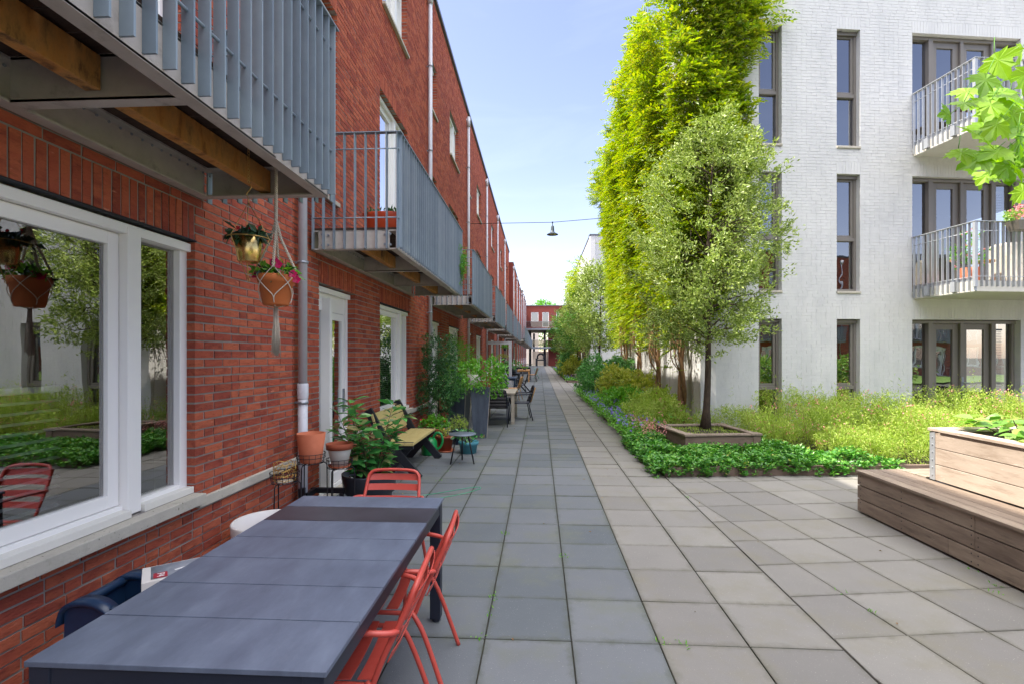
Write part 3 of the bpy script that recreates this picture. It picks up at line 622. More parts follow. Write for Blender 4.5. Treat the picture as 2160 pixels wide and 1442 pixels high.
# ---------------------------------------------------------------- red bridge building closing the path
def end_building():
    Y0 = 80.0; o = thing('bridge_building', 'red brick building spanning the far end of the path on two open storeys', 'building', (0, Y0, 0))
    ops = [(-1.35, -.15, 7.0, 8.5), (.45, 1.5, 6.1, 8.5), (2.65, 3.2, 6.95, 8.5)]
    mb = MB(); slab_cells(mb, 12, 5.95, 9.5, ops, 0, .3, x_start=-2.4); mb.box(1.45, 12, .0, 6, 0, 5.2); mb.build('wall', m_brd, o)
    mb = MB(); mb.box(-2.4, 12, -.05, 6, 9.5, 9.6); mb.build('roof_coping', m_cop, o)
    mb = MB(); mb.box(-2.4, 12, .3, 6, 5.45, 5.6); mb.box(-2.4, 12, 3, 3.2, 5.6, 9.5); mb.build('floor_slab', m_room, o)
    for a, b, c, d in ops:
        w_ = window(o, a, b, c, d, rec=.05, fw=.10, sash=(), cap=False); 
    mb = MB()
    for z in (5.62, 2.72): mb.box(-2.1, 6, -1.6, .0, z, z+.28)
    dk = mb.build('walkway', m_galv, o)
    mb = MB()
    for z in (5.9, 3.0): mb.box(-2.1, 6, -1.6, -1.58, z+.1, z+1.0)
    mb.build('mesh_screen', m_mesh, dk)
    mb = MB(); mb.box(-2.1, 6, -1.65, -1.55, 6.92, 6.96); mb.box(-2.1, 6, -1.65, -1.55, 4.02, 4.06); mb.build('handrail', m_galv, dk)
    mb = MB(); mb.box(-1.7, -1.3, .3, .7, 0, 5.45); mb.box(.65, 1.0, .3, .7, 0, 5.45); mb.build('pillar', m_darkst, o)
    for x, z in ((-2.15, 8.1), (2.0, 8.15)): MB().lathe([(.01, -.06), (.12, -.06), (.17, -.02), (.17, .02)], 16, (x, -.03, z), Matrix.Rotation(R(90), 3, 'X')).build('wall_lamp', m_white, o)
    mb = MB(); mb.box(-2.0, 3, 9.5, 9.6, 0, 3.4); 
    return o
m_mesh = glass_mat('wire mesh screen', .62, .05, .3)
eb = end_building()
# what stands behind the opening
far = thing('concrete_building', 'pale stone building seen through the opening under the red bridge', 'building', (0, 100, 0)); mb = MB(); slab_cells(mb, -.2, 0, 8.6, [(-1.3, -.9, 1, 6)], 0, 6, x_start=-12); mb.build('wall', m_wallp, far)
mb = MB(); mb.box(-1.32, -.88, .3, .4, .9, 6.1); mb.build('window', m_darkst, far)
def gate():
    g = thing('slat_fence', 'pale vertical board fence closing the passage under the bridge', 'fence', (0, 84.5, 0)); mb = MB(); x = -1.2
    while x < 1.45: mb.box(x, x+.19, 0, .04, 0, 2.35); x += .22
    mb.build('board', m_wallp, g); mb = MB(); mb.box(-1.2, 1.45, .04, .09, .4, .5); mb.box(-1.2, 1.45, .04, .09, 1.9, 2.0); mb.build('rail', m_galv, g)
gate()
def cage():
    g = thing('roof_ladder', 'caged white ladder rising above the red bridge roof', 'ladder', (-1.6, 80.6, 9.5)); mb = MB()
    for x in (-.36, .36): mb.tube([(x, 0, 0), (x, 0, 3.4)], .03, 6)
    for i in range(11): mb.tube([(-.36, 0, .3*i+.2), (.36, 0, .3*i+.2)], .018, 5)
    mb.build('ladder', m_chalk, g); mb = MB()
    for z in (1.0, 2.0, 3.3): mb.tube([(-.36, 0, z), (-.4, -.5, z), (0, -.75, z), (.4, -.5, z), (.36, 0, z)], .03, 6)
    for x, y in ((-.4, -.5), (0, -.75), (.4, -.5)): mb.tube([(x, y, 1.0), (x, y, 3.3)], .02, 5)
    mb.build('cage', m_chalk, g)
cage()
def portal():
    g = thing('arch_sculpture', 'small black round arch standing before the pale fence at the path end', 'sculpture', (.2, 79.0, 0)); g.scale = (.82, .82, .82); mb = MB()
    mb.tube([(math.cos(R(a))*.62, 0, 1.75+math.sin(R(a))*.62) for a in range(-30, 211, 12)], .17, 8)
    mb.box(-1.0, -.6, -.15, .15, 0, 1.5); mb.box(.6, 1.05, -.15, .15, 0, 1.3); mb.box(-1.0, 1.0, -.12, .12, 1.05, 1.3); mb.build('arch', m_darkst, g)
portal()
# ---------------------------------------------------------------- dining table and red chairs
def dining_table():
    x0, x1, y0, y1, zt = -1.50, -.60, 1.375, 3.115, .75
    t = thing('dining_table', 'long grey slab-topped dining table with a blackish blue frame beside the brick wall', 'table', (-1.05, 2.25, 0))
    ys = [1.375, 1.645, 1.895, 2.145, 2.395, 2.645, 2.895, 3.115]
    for i, (a, b) in enumerate(zip(ys, ys[1:])):
        mb = MB(); mb.box(x0, x1, a+.0025, b-.0025, zt-.016, zt)
        p = mb.build('tabletop_slab', m_table2 if i == 5 else m_table, t, world=True, bevel=.0015)
        if i == 5: p['label'] = 'darker blackish slab'
    mb = MB(); mb.box(x0+.012, x1-.012, y0+.012, y0+.06, .665, .732); mb.box(x0+.012, x1-.012, y1-.06, y1-.012, .665, .732)
    mb.box(x0+.012, x0+.06, y0+.062, y1-.062, .665, .732); mb.box(x1-.06, x1-.012, y0+.062, y1-.062, .665, .732)
    for i in (2, 3, 4): mb.box(x0+.061, x1-.061, ys[i]-.02, ys[i]+.02, .69, .732)
    mb.build('table_frame', m_tframe, t, world=True)
    for x in (x0+.008, x1-.073):
        for y in (y0+.008, y1-.073):
            mb = MB(); mb.box(x, x+.065, y, y+.065, .022, .7325 if 1 else 0); mb.lathe([(.001, 0), (.024, 0), (.024, .02), (.008, .022)], 12, (x+.032, y+.032, 0)); mb.build('leg', m_tframe, t, world=True, bevel=.003)
dining_table()
def smooth_path(P, it=2):
    for _ in range(it):
        Q = [P[0]]
        for a, b in zip(P, P[1:]): a = Vector(a); b = Vector(b); Q += [a*.75+b*.25, a*.25+b*.75]
        Q.append(P[-1]); P = Q
    return P
def red_chair():   # front is +y
    t = thing('metal_armchair', 'x', 'chair')
    w_ = .205; zs = .435
    mb = MB()
    pts = [(w_, -.17, zs-.02), (w_+.0, -.215, zs+.1), (w_-.01, -.30, .70), (w_-.02, -.325, .772), (w_-.075, -.335, .797)]
    loop = pts+[(-p[0], p[1], p[2]) for p in pts[::-1]]
    mb.tube(smooth_path(loop, 2), .0115, 10); mb.build('back_frame', m_red, t)
    mb = MB()
    def slat(c, ext, wd, curve, vert):   # a curved flat slat between the tubes
        n = 8
        for i in range(n):
            xa = -ext+2*ext*i/n; xb = -ext+2*ext*(i+1)/n
            fa = curve*(1-(xa/ext)**2); fb = curve*(1-(xb/ext)**2)
            if vert: y = lambda z: -.17-.5*(z-zs)*.85-.03; v = [(x, y(z)-f+e, z) for x, f in ((xa, fa), (xb, fb)) for z in (c-wd/2, c+wd/2) for e in (0, .004)]
            else: v = [(x, yy, zs-f+e) for x, f in ((xa, fa), (xb, fb)) for yy in (c-wd/2, c+wd/2) for e in (0, .004)]
            mb.add(v, [(0, 1, 3, 2), (4, 6, 7, 5), (0, 4, 5, 1), (2, 3, 7, 6), (0, 2, 6, 4), (1, 5, 7, 3)], False)
    for z in (.515, .595, .675, .742): slat(z, w_-.01, .042, .018, True)
    mb.build('backrest', m_red, t); mb = MB()
    for y in (-.14, -.06, .02, .10, .18): slat(y, w_-.002, .055, .014, False)
    mb.build('seat', m_red, t); mb = MB()
    mb.tube(smooth_path([(w_, -.17, zs-.02), (w_, .20, zs-.004), (w_-.03, .225, zs-.01), (-w_+.03, .225, zs-.01), (-w_, .20, zs-.004), (-w_, -.17, zs-.02)], 2), .0105, 8); mb.tube([(w_, -.165, zs-.02), (-w_, -.165, zs-.02)], .009, 8); mb.build('seat_frame', m_red, t)
    for s in (-1, 1):
        MB().tube(smooth_path([(s*w_, -.15, zs-.01), (s*(w_+.022), -.17, zs-.02), (s*(w_+.032), -.22, zs-.10), (s*(w_+.05), -.335, .0)], 2), .0115, 10).build('rear_leg', m_red, t)
        MB().tube([(s*(w_+.03), .245, 0), (s*(w_+.022), .20, zs)], .0115, 10).build('front_leg', m_red, t)
        MB().tube(smooth_path([(s*(w_-.004), -.262, .615), (s*(w_+.03), -.24, .622), (s*(w_+.045), -.15, .635), (s*(w_+.045), .12, .64), (s*(w_+.045), .205, .635), (s*(w_+.038), .215, .58), (s*(w_+.022), .20, zs)], 3), .0115, 10).build('armrest', m_red, t)
    return t
cA = red_chair(); place(cA, (-.775, 2.545, 0), R(90+4), 'coral red metal armchair at the far right corner of the grey table', 'coral red metal armchairs around the grey table')
cB = copy_tree(cA); place(cB, (-.80, 2.025, 0), R(90+3), 'coral red metal armchair nearest the camera on the right of the grey table', 'coral red metal armchairs around the grey table')
cC = copy_tree(cA); place(cC, (-1.075, 3.33, 0), R(180), 'coral red metal armchair with its back showing beyond the far end of the grey table', 'coral red metal armchairs around the grey table')
def stool():
    t = thing('low_stool', 'low orange red tubular stool pushed under the grey table', 'stool', (-1.42, 1.95, 0), R(20)); mb = MB(); mb.lathe([(.001, .335), (.15, .335), (.16, .345), (.15, .36), (.001, .362)], 24); mb.build('seat', m_stool, t)
    for i in range(4):
        a = R(45+90*i); MB().tube([(.10*math.cos(a), .10*math.sin(a), .335), (.21*math.cos(a), .21*math.sin(a), 0)], .016, 10).build('leg', m_stool, t)
stool()
def navy_chair():
    t = thing('plastic_armchair', 'small navy blue plastic armchair between the grey table and the brick wall', 'chair', (-2.05, 2.32, 0))
    mb = MB(); mb.box(-2.15, -2.12, 2.19, 2.46, .25, .49); mb.tube([(-2.12, 2.20, .495), (-2.12, 2.45, .495)], .022, 10); mb.build('backrest', m_navy, t, world=True, bevel=.008)
    mb = MB(); mb.box(-2.12, -1.86, 2.20, 2.45, .27, .30); mb.build('seat', m_navy, t, world=True, bevel=.012)
    for y in (2.185, 2.465):
        mb = MB(); P = [(-2.19, .43), (-2.17, .50), (-2.11, .53), (-2.03, .53), (-1.96, .50), (-1.92, .44), (-1.90, .34)]
        P = [(p.x, p.z) for p in [Vector(q) for q in smooth_path([(a, 0, b) for a, b in P], 2)]]; v = []
        for x, z in P: v += [(x, y-.035, z), (x, y+.035, z), (x, y+.035, z-.025), (x, y-.035, z-.025)]
        k = len(P); mb.add(v, [(4*i+j, 4*i+(j+1) % 4, 4*i+4+(j+1) % 4, 4*i+4+j) for i in range(k-1) for j in range(4)], True)
        mb.box(-2.17, -1.93, y-.012, y+.012, .28, .49); mb.build('armrest', m_navy, t, world=True)
        for x in (-2.12, -1.91): MB().bar((x, y, .30), (x+(.02 if x > -2 else -.02), y, 0), .03, .03).build('leg', m_navy, t, world=True)
navy_chair()
def lamp_box():
    x0, x1 = -.075, .075
    t = thing('cardboard_box', 'white cardboard lamp box with a grey picture and a small red P4 badge', 'box', (-1.88, 2.27, .535), R(-51.5))
    MB().box(-.10, .10, 0, .55, 0, .065).build('carton', m_white, t, bevel=.003)
    mb = MB(); mb.add([(-.09, .035, .0662), (.082, .035, .0662), (.082, .53, .0662), (-.09, .53, .0662)], [(0, 1, 2, 3)]); mb.build('printed_picture', m_print, t)
    mb = MB(); mb.add([(.012, .045, .0672), (.078, .045, .0672), (.078, .10, .0672), (.012, .10, .0672)], [(0, 1, 2, 3)]); mb.build('badge', m_badge, t)
    mb = MB()
    for i in range(3): y = .13+.09*i; mb.bar((.02-.03*i, y, .0685), (-.005-.03*i, y+.07, .0685), .012, .0008)
    mb.build('picture_highlight', m_lit, t)
    cu = bpy.data.curves.new('p4', 'FONT'); cu.body = 'P4'; cu.size = .045; cu.align_x = 'CENTER'; cu.align_y = 'CENTER'; cu.extrude = .0003
    to = bpy.data.objects.new('tmp', cu); C.objects.link(to); bpy.context.view_layer.update()
    me = bpy.data.meshes.new_from_object(to.evaluated_get(bpy.context.evaluated_depsgraph_get())); bpy.data.objects.remove(to)
    lt = bpy.data.objects.new('lettering', me); C.objects.link(lt); me.materials.clear(); me.materials.append(m_lit); lt.parent = t; lt.location = (.045, .072, .0682); lt.rotation_euler = (0, 0, R(0))
m_print = M('printed grey picture', ['#3c4048', '#767c88', '#a8aeb8'], .3, isl=0, nscale=4, namt=1)
m_badge = M('red badge print', ['#a01830', '#a81c34'], .4, isl=0); m_lit = M('white print', ['#e4e4e4', '#eeeeee'], .5, isl=0)
lamp_box()
# ---------------------------------------------------------------- pots near the wall
def pot_prof(r0, r1, h, rim=.02, t=.012, rh=.04):
    return [(.001, 0), (r0, 0), (r1-rim, h-rh), (r1, h-rh), (r1, h), (r1-t, h), (r1-t-.005, h-.06), (.001, h-.07)]
def plain_prof(r0, r1, h, t=.012, d=.05): return [(.001, 0), (r0*.96, 0), (r0, .01), (r1, h), (r1-t, h+.002), (r1-t-.004, h-d), (.001, h-d)]
t = thing('round_planter', 'empty white round planter pot standing on the paving by the brick wall', 'pot', (-2.04, 3.68, 0)); MB().lathe([(.001, 0), (.17, 0), (.22, .06), (.255, .3), (.262, .395), (.255, .405), (.245, .398), (.235, .3), (.2, .12), (.001, .1)], 48).build('pot', m_white, t)
def stand():
    t = thing('plant_stand', 'black wire plant stand with three round baskets beside the downpipe', 'plant stand', (-2.1, 4.45, 0)); out = []
    B = [(-2.15, 4.12, .575, .115), (-2.10, 4.50, .66, .125), (-1.965, 4.83, .545, .125)]
    for x, y, z, r in B:
        mb = MB()
        for dz, rr in ((0, r*.9), (.05, r), (.085, r*1.02)): mb.tube([(x+rr*math.cos(R(a)), y+rr*math.sin(R(a)), z+dz) for a in range(0, 360, 15)], .0032, 6, closed=True)
        for a in range(0, 360, 24): mb.tube([(x, y, z), (x+r*.9*math.cos(R(a)), y+r*.9*math.sin(R(a)), z), (x+r*1.02*math.cos(R(a)), y+r*1.02*math.sin(R(a)), z+.085)], .0022, 5)
        mb.build('basket', m_wire, t, world=True)
        for a in (20, 140, 260):
            ca_, sa_ = math.cos(R(a)), math.sin(R(a)); MB().tube(smooth_path([(x+.07*ca_, y+.07*sa_, z), (x+r*1.05*ca_, y+r*1.05*sa_, z-.005), (x+r*1.12*ca_, y+r*1.12*sa_, z-.05), (x+r*1.12*ca_, y+r*1.12*sa_, 0)], 2), .0055, 7).build('leg', m_wire, t, world=True)
    return B
B = stand()
t = thing('flower_pot', 'plain tall terracotta pot in the upper basket of the wire stand', 'pot', (B[1][0], B[1][1], B[1][2]+.004)); MB().lathe(plain_prof(.095, .128, .265, .012, .10), 40).build('pot', m_terra, t)
t = thing('flower_pot', 'terracotta-rimmed pot painted chalky white in the right basket of the wire stand', 'pot', (B[2][0], B[2][1], B[2][2]+.02))
MB().lathe([(.001, 0), (.075, 0), (.112, .165)], 40).build('painted_body', m_chalk, t); MB().lathe([(.112, .160), (.128, .162), (.130, .215), (.118, .217), (.110, .16), (.001, .15)], 40).build('rim', m_terra3, t)
t = thing('plant_saucer', 'terracotta saucer under the chalky white pot', 'saucer', (B[2][0], B[2][1], B[2][2]+.003)); MB().lathe([(.001, 0), (.095, 0), (.11, .022), (.104, .022), (.092, .006), (.001, .006)], 36).build('dish', m_terra, t)
def goldb():
    x, y, z, r = B[0]; t = thing('candle_basket', 'brass wire lantern basket in the lowest basket of the stand', 'candle holder', (x, y, z+.004)); mb = MB(); n = 12
    for k in range(4):
        zz = .012+.045*k; mb.tube([(.088*math.cos(2*math.pi*i/n), .088*math.sin(2*math.pi*i/n), zz+(.016 if i % 2 else -.0)) for i in range(n)], .0028, 5, closed=True)
    for i in range(n):
        a = 2*math.pi*i/n
        for k in range(3): mb.tube([(.088*math.cos(a), .088*math.sin(a), .012+.045*k+(.016 if i % 2 else 0)), (.088*math.cos(a+.25*(-1)**k), .088*math.sin(a+.25*(-1)**k), .012+.045*(k+1)+(.016 if i % 2 else 0))], .0022, 5)
    mb.build('wire_cage', m_goldw, t); MB().lathe([(.001, 0), (.07, 0), (.07, .006), (.001, .008)], 20).build('base_plate', m_oldoak, t)
goldb()
def leafy(name, root, pts, L, W, mat, g, per=6, up=.6, out=.7, sp=.05, fold=.10):
    Pc = np.array([p for p, d in pts]); Dc = np.array([d for p, d in pts]); Dc = Dc/np.linalg.norm(Dc, axis=1, keepdims=True)
    P, D, U, l, w_ = sprays(Pc, Dc, per, sp, L, W, g, up, out); return leaves(name, P, D, U, l, w_, mat, root, fold=fold)
def big_pot():
    x, y = -1.80, 5.22
    t = thing('potted_shrub', 'large anthracite pot with a glossy broad-leaved laurel shrub beside the door', 'potted plant', (x, y, 0))
    MB().lathe([(.001, 0), (.19, 0), (.215, .02), (.235, .20), (.262, .215), (.285, .39), (.285, .405), (.268, .407), (.255, .36), (.001, .35)], 56, (x, y, 0)).build('pot', m_anth, t, world=True)
    MB().lathe([(.001, .355), (.255, .357)], 24, (x, y, 0)).build('soil', m_soil, t, world=True)
    g = np.random.default_rng(4); st = MB(); tw = []
    for i in range(17):
        a = g.uniform(0, 6.28); r = g.uniform(.02, .14); p0 = Vector((x+r*math.cos(a), y+r*math.sin(a), .35)); ln = g.uniform(.36, .82); dx = Vector((math.cos(a)*g.uniform(.1, .62)+.08, math.sin(a)*g.uniform(.1, .6), 1)).normalized()
        P = [p0+dx*ln*s_+Vector((math.cos(a), math.sin(a), 0))*.06*s_*s_ for s_ in (0, .25, .5, .75, 1)]; st.tube(P, [.005, .0045, .004, .003, .002], 6)
        for s_ in np.linspace(.12, 1, 9):
            p = p0+dx*ln*s_+Vector((math.cos(a), math.sin(a), 0))*.06*s_*s_
            for q in range(3):
                b = g.uniform(0, 6.28); tw.append((p, np.array([math.cos(b), math.sin(b), g.uniform(-.05, .7)])))
    st.build('stem', m_bark, t, world=True)
    # broad leaves with a real leaf outline
    k = len(tw); V = []; F = []
    for i, (p, d) in enumerate(tw):
        d = Vector(d).normalized(); u = (Vector((0, 0, 1))+Vector(g.normal(size=3))*.35).normalized(); s_ = d.cross(u).normalized(); n = s_.cross(d); L_ = g.uniform(.10, .18); W_ = L_*.46; b = len(V)
        prof = [(0, .0), (.12, .35), (.35, .95), (.6, .9), (.85, .4), (1, 0)]
        st_ = p+d*.01
        for a_, w0 in prof: c_ = st_+d*L_*a_-n*L_*.22*a_*a_; V += [c_+s_*W_*.5*w0+n*W_*.12*w0, c_, c_-s_*W_*.5*w0+n*W_*.12*w0]
        for j in range(5): F += [(b+3*j, b+3*j+1, b+3*j+4, b+3*j+3), (b+3*j+1, b+3*j+2, b+3*j+5, b+3*j+4)]
    mesh_np('leaves', [tuple(v) for v in V], F, m_lau, t, smooth=True, world=True)
    t2 = thing('glass_ball', 'clear glass watering ball stuck in the soil of the big anthracite pot', 'ornament', (x-.12, y-.20, .385)); bpy.data.meshes; MB().lathe([(.001, -.034), (.02, -.028), (.034, 0), (.02, .028), (.001, .034)], 20).build('ball', glass_mat('clear ball', .9, .12, .8), t2)
    # trolley arm next to the pot
    t3 = thing('bike_rack', 'low black steel ground bracket between the downpipe and the big pot', 'bracket', (-2.1, 4.75, 0)); mb = MB(); mb.box(-2.32, -2.27, 4.7, 4.75, 0, .36); mb.box(-2.32, -1.98, 4.96, 5.0, .25, .30); mb.box(-2.3, -2.26, 4.76, 4.99, .25, .299); mb.box(-2.02, -1.985, 4.955, 4.99, 0, .249); mb.build('bracket', m_wire, t3, world=True)
big_pot()
def hose():
    P = [(-1.62, 5.55), (-1.3, 5.6), (-.95, 5.85), (-.74, 6.1), (-.72, 6.22), (-.85, 6.2), (-1.15, 5.95), (-1.5, 5.72), (-1.75, 5.6)]
    o = MB().tube(smooth_path([(x, y, .005) for x, y in P], 3), .0035, 6).build('washing_line', m_hose); tag(o, 'thin green line looped loosely over the grey paving', 'cord')
hose()
# ---------------------------------------------------------------- hanging baskets
def hang1():
    x, y = -1.735, 2.90
    t = thing('hanging_basket', 'brass hanging pot on a chain with dark leaves and small red flowers', 'hanging basket', (x, y, 2.30))
    mb = MB(); z = 2.93; i = 0
    while z > 2.66: mb.tube([(x+.006*math.cos(a)*(1 if i % 2 else .2), y+.006*math.cos(a)*(.2 if i % 2 else 1), z+.011*math.sin(a)) for a in [q*math.pi/4 for q in range(8)]], .0016, 5, closed=True); z -= .017; i += 1
    mb.build('chain', m_goldw, t, world=True)
    mb = MB(); mb.tube(smooth_path([(x+.008, y, 2.66), (x+.018, y, 2.64), (x, y, 2.62), (x-.016, y, 2.60), (x, y, 2.575), (x, y, 2.55)], 2), .0026, 6)
    for a in (10, 130, 250):
        ca_, sa_ = math.cos(R(a))*.118, math.sin(R(a))*.118
        mb.tube([(x, y, 2.55), (x+ca_, y+sa_, 2.335), (x+ca_*.1, y+sa_*.1, 2.10)], .0022, 6)
    mb.tube([(x+.118*math.cos(R(a)), y+.118*math.sin(R(a)), 2.335) for a in range(0, 360, 15)], .003, 6, closed=True)
    mb.tube([(x+.008*math.cos(R(a)), y, 2.09+.01*math.sin(R(a))) for a in range(0, 360, 30)], .002, 5, closed=True); mb.build('wire_frame', m_goldw, t, world=True)
    v = MB(); pr = [(.001, 2.195), (.056, 2.195), (.060, 2.20), (.080, 2.335), (.077, 2.337), (.073, 2.31), (.001, 2.31)]
    v.lathe(pr, 32, (x, y, 0)); v.build('pot', m_gold, t, world=True)
    g = np.random.default_rng(8); P = []
    for i in range(46): a = g.uniform(0, 6.28); r = g.uniform(.0, .10); P.append((np.array([x+r*math.cos(a), y+r*math.sin(a), 2.335+g.uniform(0, .055)*(1-r*4)]), np.array([math.cos(a), math.sin(a), g.uniform(-.5, .5)])))
    leafy('leaves', t, P, .062, .034, m_impl, g, per=3, sp=.02)
    P = [(p+np.array([0, 0, .035]), d) for p, d in P[:11]]; leafy('flowers', t, P, .02, .022, m_redp, g, per=4, sp=.01)
def hang2():
    x, y = -1.675, 3.10
    t = thing('hanging_basket', 'orange terracotta pot with magenta flowers in a knotted cotton macrame hanger', 'hanging basket', (x, y, 2.05))
    mb = MB(); mb.tube([(x+.014*math.cos(a), y, 2.845+.022*math.sin(a)) for a in [q*math.pi/6 for q in range(12)]], .003, 6, closed=True)
    def cord(P, r=.0055, tw=26, n=2):
        P = [Vector(p) for p in P]; L_ = [0]
        for a, b in zip(P, P[1:]): L_.append(L_[-1]+(b-a).length)
        N = max(6, int(L_[-1]/.006))
        for s_ in range(n):
            Q = []
            for i in range(N+1):
                d = L_[-1]*i/N; k = max(j for j in range(len(L_)) if L_[j] <= d+1e-9); k = min(k, len(P)-2); f = (d-L_[k])/(L_[k+1]-L_[k]+1e-9); p = P[k].lerp(P[k+1], f); a = d*tw*6.28/ .8+s_*6.28/n; Q.append(p+Vector((math.cos(a), math.sin(a), 0))*r*.8)
            mb.tube(Q, r*.62, 5)
    cord([(x, y, 2.825), (x, y, 2.50)], .0085, 20, 3)
    for a in (-70, 20, 110, 200):
        ca_, sa_ = math.cos(R(a)), math.sin(R(a)); mb2 = None
        cord([(x, y, 2.50), (x+.03*ca_, y+.03*sa_, 2.38), (x+.112*ca_, y+.112*sa_, 2.19)], .007, 22)
        for s_ in (-1, 1):
            b = R(a+45*s_); c_ = R(a); q = [(x+.114*math.cos(c_), y+.114*math.sin(c_), 2.19), (x+.116*math.cos(R(a+25*s_)), y+.116*math.sin(R(a+25*s_)), 2.135), (x+.112*math.cos(b), y+.112*math.sin(b), 2.095)]
            mb.tube(smooth_path(q, 2), .0028, 5)
            q = [(x+.112*math.cos(b), y+.112*math.sin(b), 2.095), (x+.105*math.cos(R(a+22*s_)), y+.105*math.sin(R(a+22*s_)), 2.05), (x+.094*math.cos(c_), y+.094*math.sin(c_), 2.01), (x+.086*math.cos(c_), y+.086*math.sin(c_), 1.97), (x+.03*math.cos(c_), y+.03*math.sin(c_), 1.948), (x, y, 1.945)]
            mb.tube(smooth_path(q, 2), .003, 5)
    mb.build('macrame_cord', m_mac, t, world=True)
    mb = MB(); g = np.random.default_rng(2)
    for i in range(70): a = g.uniform(0, 6.28); r = g.uniform(0, .012); r2 = g.uniform(.0, .028); mb.tube([(x+r*math.cos(a), y+r*math.sin(a), 1.945), (x+r2*math.cos(a)*.8, y+r2*math.sin(a)*.8, 1.78), (x+r2*math.cos(a), y+r2*math.sin(a), 1.66+g.uniform(-.03, .03))], .0017, 3)
    mb.build('tassel', m_mac, t, world=True)
    MB().lathe([(.001, 1.955), (.072, 1.955), (.078, 1.965), (.100, 2.095), (.108, 2.098), (.113, 2.145), (.105, 2.147), (.098, 2.11), (.001, 2.10)], 44, (x, y, 0)).build('pot', m_terra2, t, world=True)
    P = []
    for i in range(40): a = g.uniform(0, 6.28); r = g.uniform(.01, .10); P.append((np.array([x+r*math.cos(a), y+r*math.sin(a), 2.12+g.uniform(0, .08)]), np.array([math.cos(a), math.sin(a), g.uniform(-.4, .7)])))
    leafy('leaves', t, P, .075, .03, m_lite, g, per=2, sp=.02); leafy('dark_leaves', t, P[:22], .07, .03, m_impl, g, per=2, sp=.02)
    V = []; F = []
    for (fx, fy, fz, s_) in ((.03, -.06, 2.215, .034), (.055, -.075, 2.20, .03), (.01, -.045, 2.225, .028), (-.115, -.03, 2.15, .03), (.125, -.03, 2.15, .028), (.13, .01, 2.12, .028), (-.09, -.06, 2.16, .022)):
        c_ = Vector((x+fx, y+fy, fz)); n = Vector((.25*fx*8, -1, .35)).normalized(); u = n.orthogonal().normalized(); w_ = n.cross(u)
        for k in range(5):
            a = k*6.28/5; d = u*math.cos(a)+w_*math.sin(a); e = n.cross(d); b = len(V); V += [c_, c_+d*s_*.6+e*s_*.55+n*.004, c_+d*s_*1.1+n*.008, c_+d*s_*.6-e*s_*.55+n*.004]; F.append((b, b+1, b+2, b+3))
    mesh_np('flowers', [tuple(v) for v in V], F, m_mag, t, world=True)
hang1(); hang2()
# ---------------------------------------------------------------- things on balconies
t = thing('planter_trough', 'orange plastic trough with small succulents on the slatted balcony above the yellow bench', 'planter', (-1.74, 5.52, 2.97)); MB().lathe([(.001, 0), (.17, 0), (.2, .01), (.235, .22), (.25, .25), (.24, .255), (.22, .23), (.001, .22)], 32).build('trough', m_stool, t)
t.children[0].scale = (1, .42, 1)
g = np.random.default_rng(3); P = [(np.array([-1.74+g.uniform(-.2, .2), 5.52+g.uniform(-.07, .07), 3.20]), np.array([g.normal()*.5, g.normal()*.5, 1.])) for i in range(36)]; leafy('plants', t, P, .06, .02, m_dkiv, g, per=5)
def grass_tuft():
    g = np.random.default_rng(12); P = []; c_ = np.array([-1.40, 8.95, 3.28]); n = 260
    P = c_+g.normal(size=(n, 3))*[.02, .10, .14]; D = g.normal(size=(n, 3))*.6+[.25, 0, .1]; o = leaves('asparagus_fern', P, D, unit(n, g), .11, .006, m_lite); tag(o, 'wispy green fern poking out through the slats of the second balcony', 'plant')
grass_tuft()
# ---------------------------------------------------------------- picnic bench
def bench():
    t = thing('garden_bench', 'yellow wooden bench with black splayed plank legs against the brick wall', 'bench', (-1.85, 7.3, 0))
    y0, y1 = 6.55, 8.0
    for i, x in enumerate((-2.06, -1.93, -1.80)): MB().box(x, x+.125, y0, y1, .445-.0*i, .48).build('seat_board', m_yel, t, world=True, bevel=.004)
    for i in range(3):
        a = Vector((-2.135-.035*i, 0, .53+.115*i)); m = Matrix.Translation((a.x, 0, a.z)) @ Matrix.Rotation(R(-17), 4, 'Y'); MB().box(-.012, .016, y0, y1, 0, .108, m).build('back_board', m_yel, t, world=True, bevel=.004)
    for y in (y0+.03, y1-.08):
        mb = MB(); 
        def plank(p, q, w_): 
            p = Vector(p); q = Vector(q); d = (q-p).normalized(); n = Vector((-d.y, d.x)); 
            P = [p+n*w_/2, p-n*w_/2, q-n*w_/2, q+n*w_/2]; v = [(a.x, yy, a.y) for yy in (y, y+.05) for a in P]; mb.add(v, [(0, 1, 2, 3)[::-1], (4, 5, 6, 7), (0, 4, 5, 1)[::-1], (1, 5, 6, 2)[::-1], (2, 6, 7, 3)[::-1], (3, 7, 4, 0)[::-1]])
        plank((-1.68, .44), (-2.0, .44), .09); plank((-1.98, .44), (-1.60, .0), .11); y += .0505; plank((-1.76, .42), (-2.12, .0), .11); y -= .0505; plank((-2.02, .42), (-2.30, .92), .11)
        mb.build('leg', m_blackw, t, world=True, bevel=.004)
bench()
def can():
    x, y = -1.83, 8.25
    t = thing('watering_can', 'green plastic watering can behind the yellow bench', 'watering can', (x, y, 0)); MB().lathe([(.001, 0), (.13, 0), (.135, .02), (.125, .22), (.09, .27), (.07, .27), (.001, .25)], 28, (x, y, 0)).build('body', m_green, t, world=True)
    MB().tube(smooth_path([(x+.06, y, .27), (x+.10, y, .36), (x+.19, y, .36), (x+.23, y, .24), (x+.19, y, .12), (x+.12, y, .08)], 3), .02, 8).build('handle', m_green, t, world=True); MB().tube([(x-.1, y, .08), (x-.2, y+.05, .2), (x-.33, y+.1, .36)], [.03, .022, .015], 8).build('spout', m_green, t, world=True)
can()
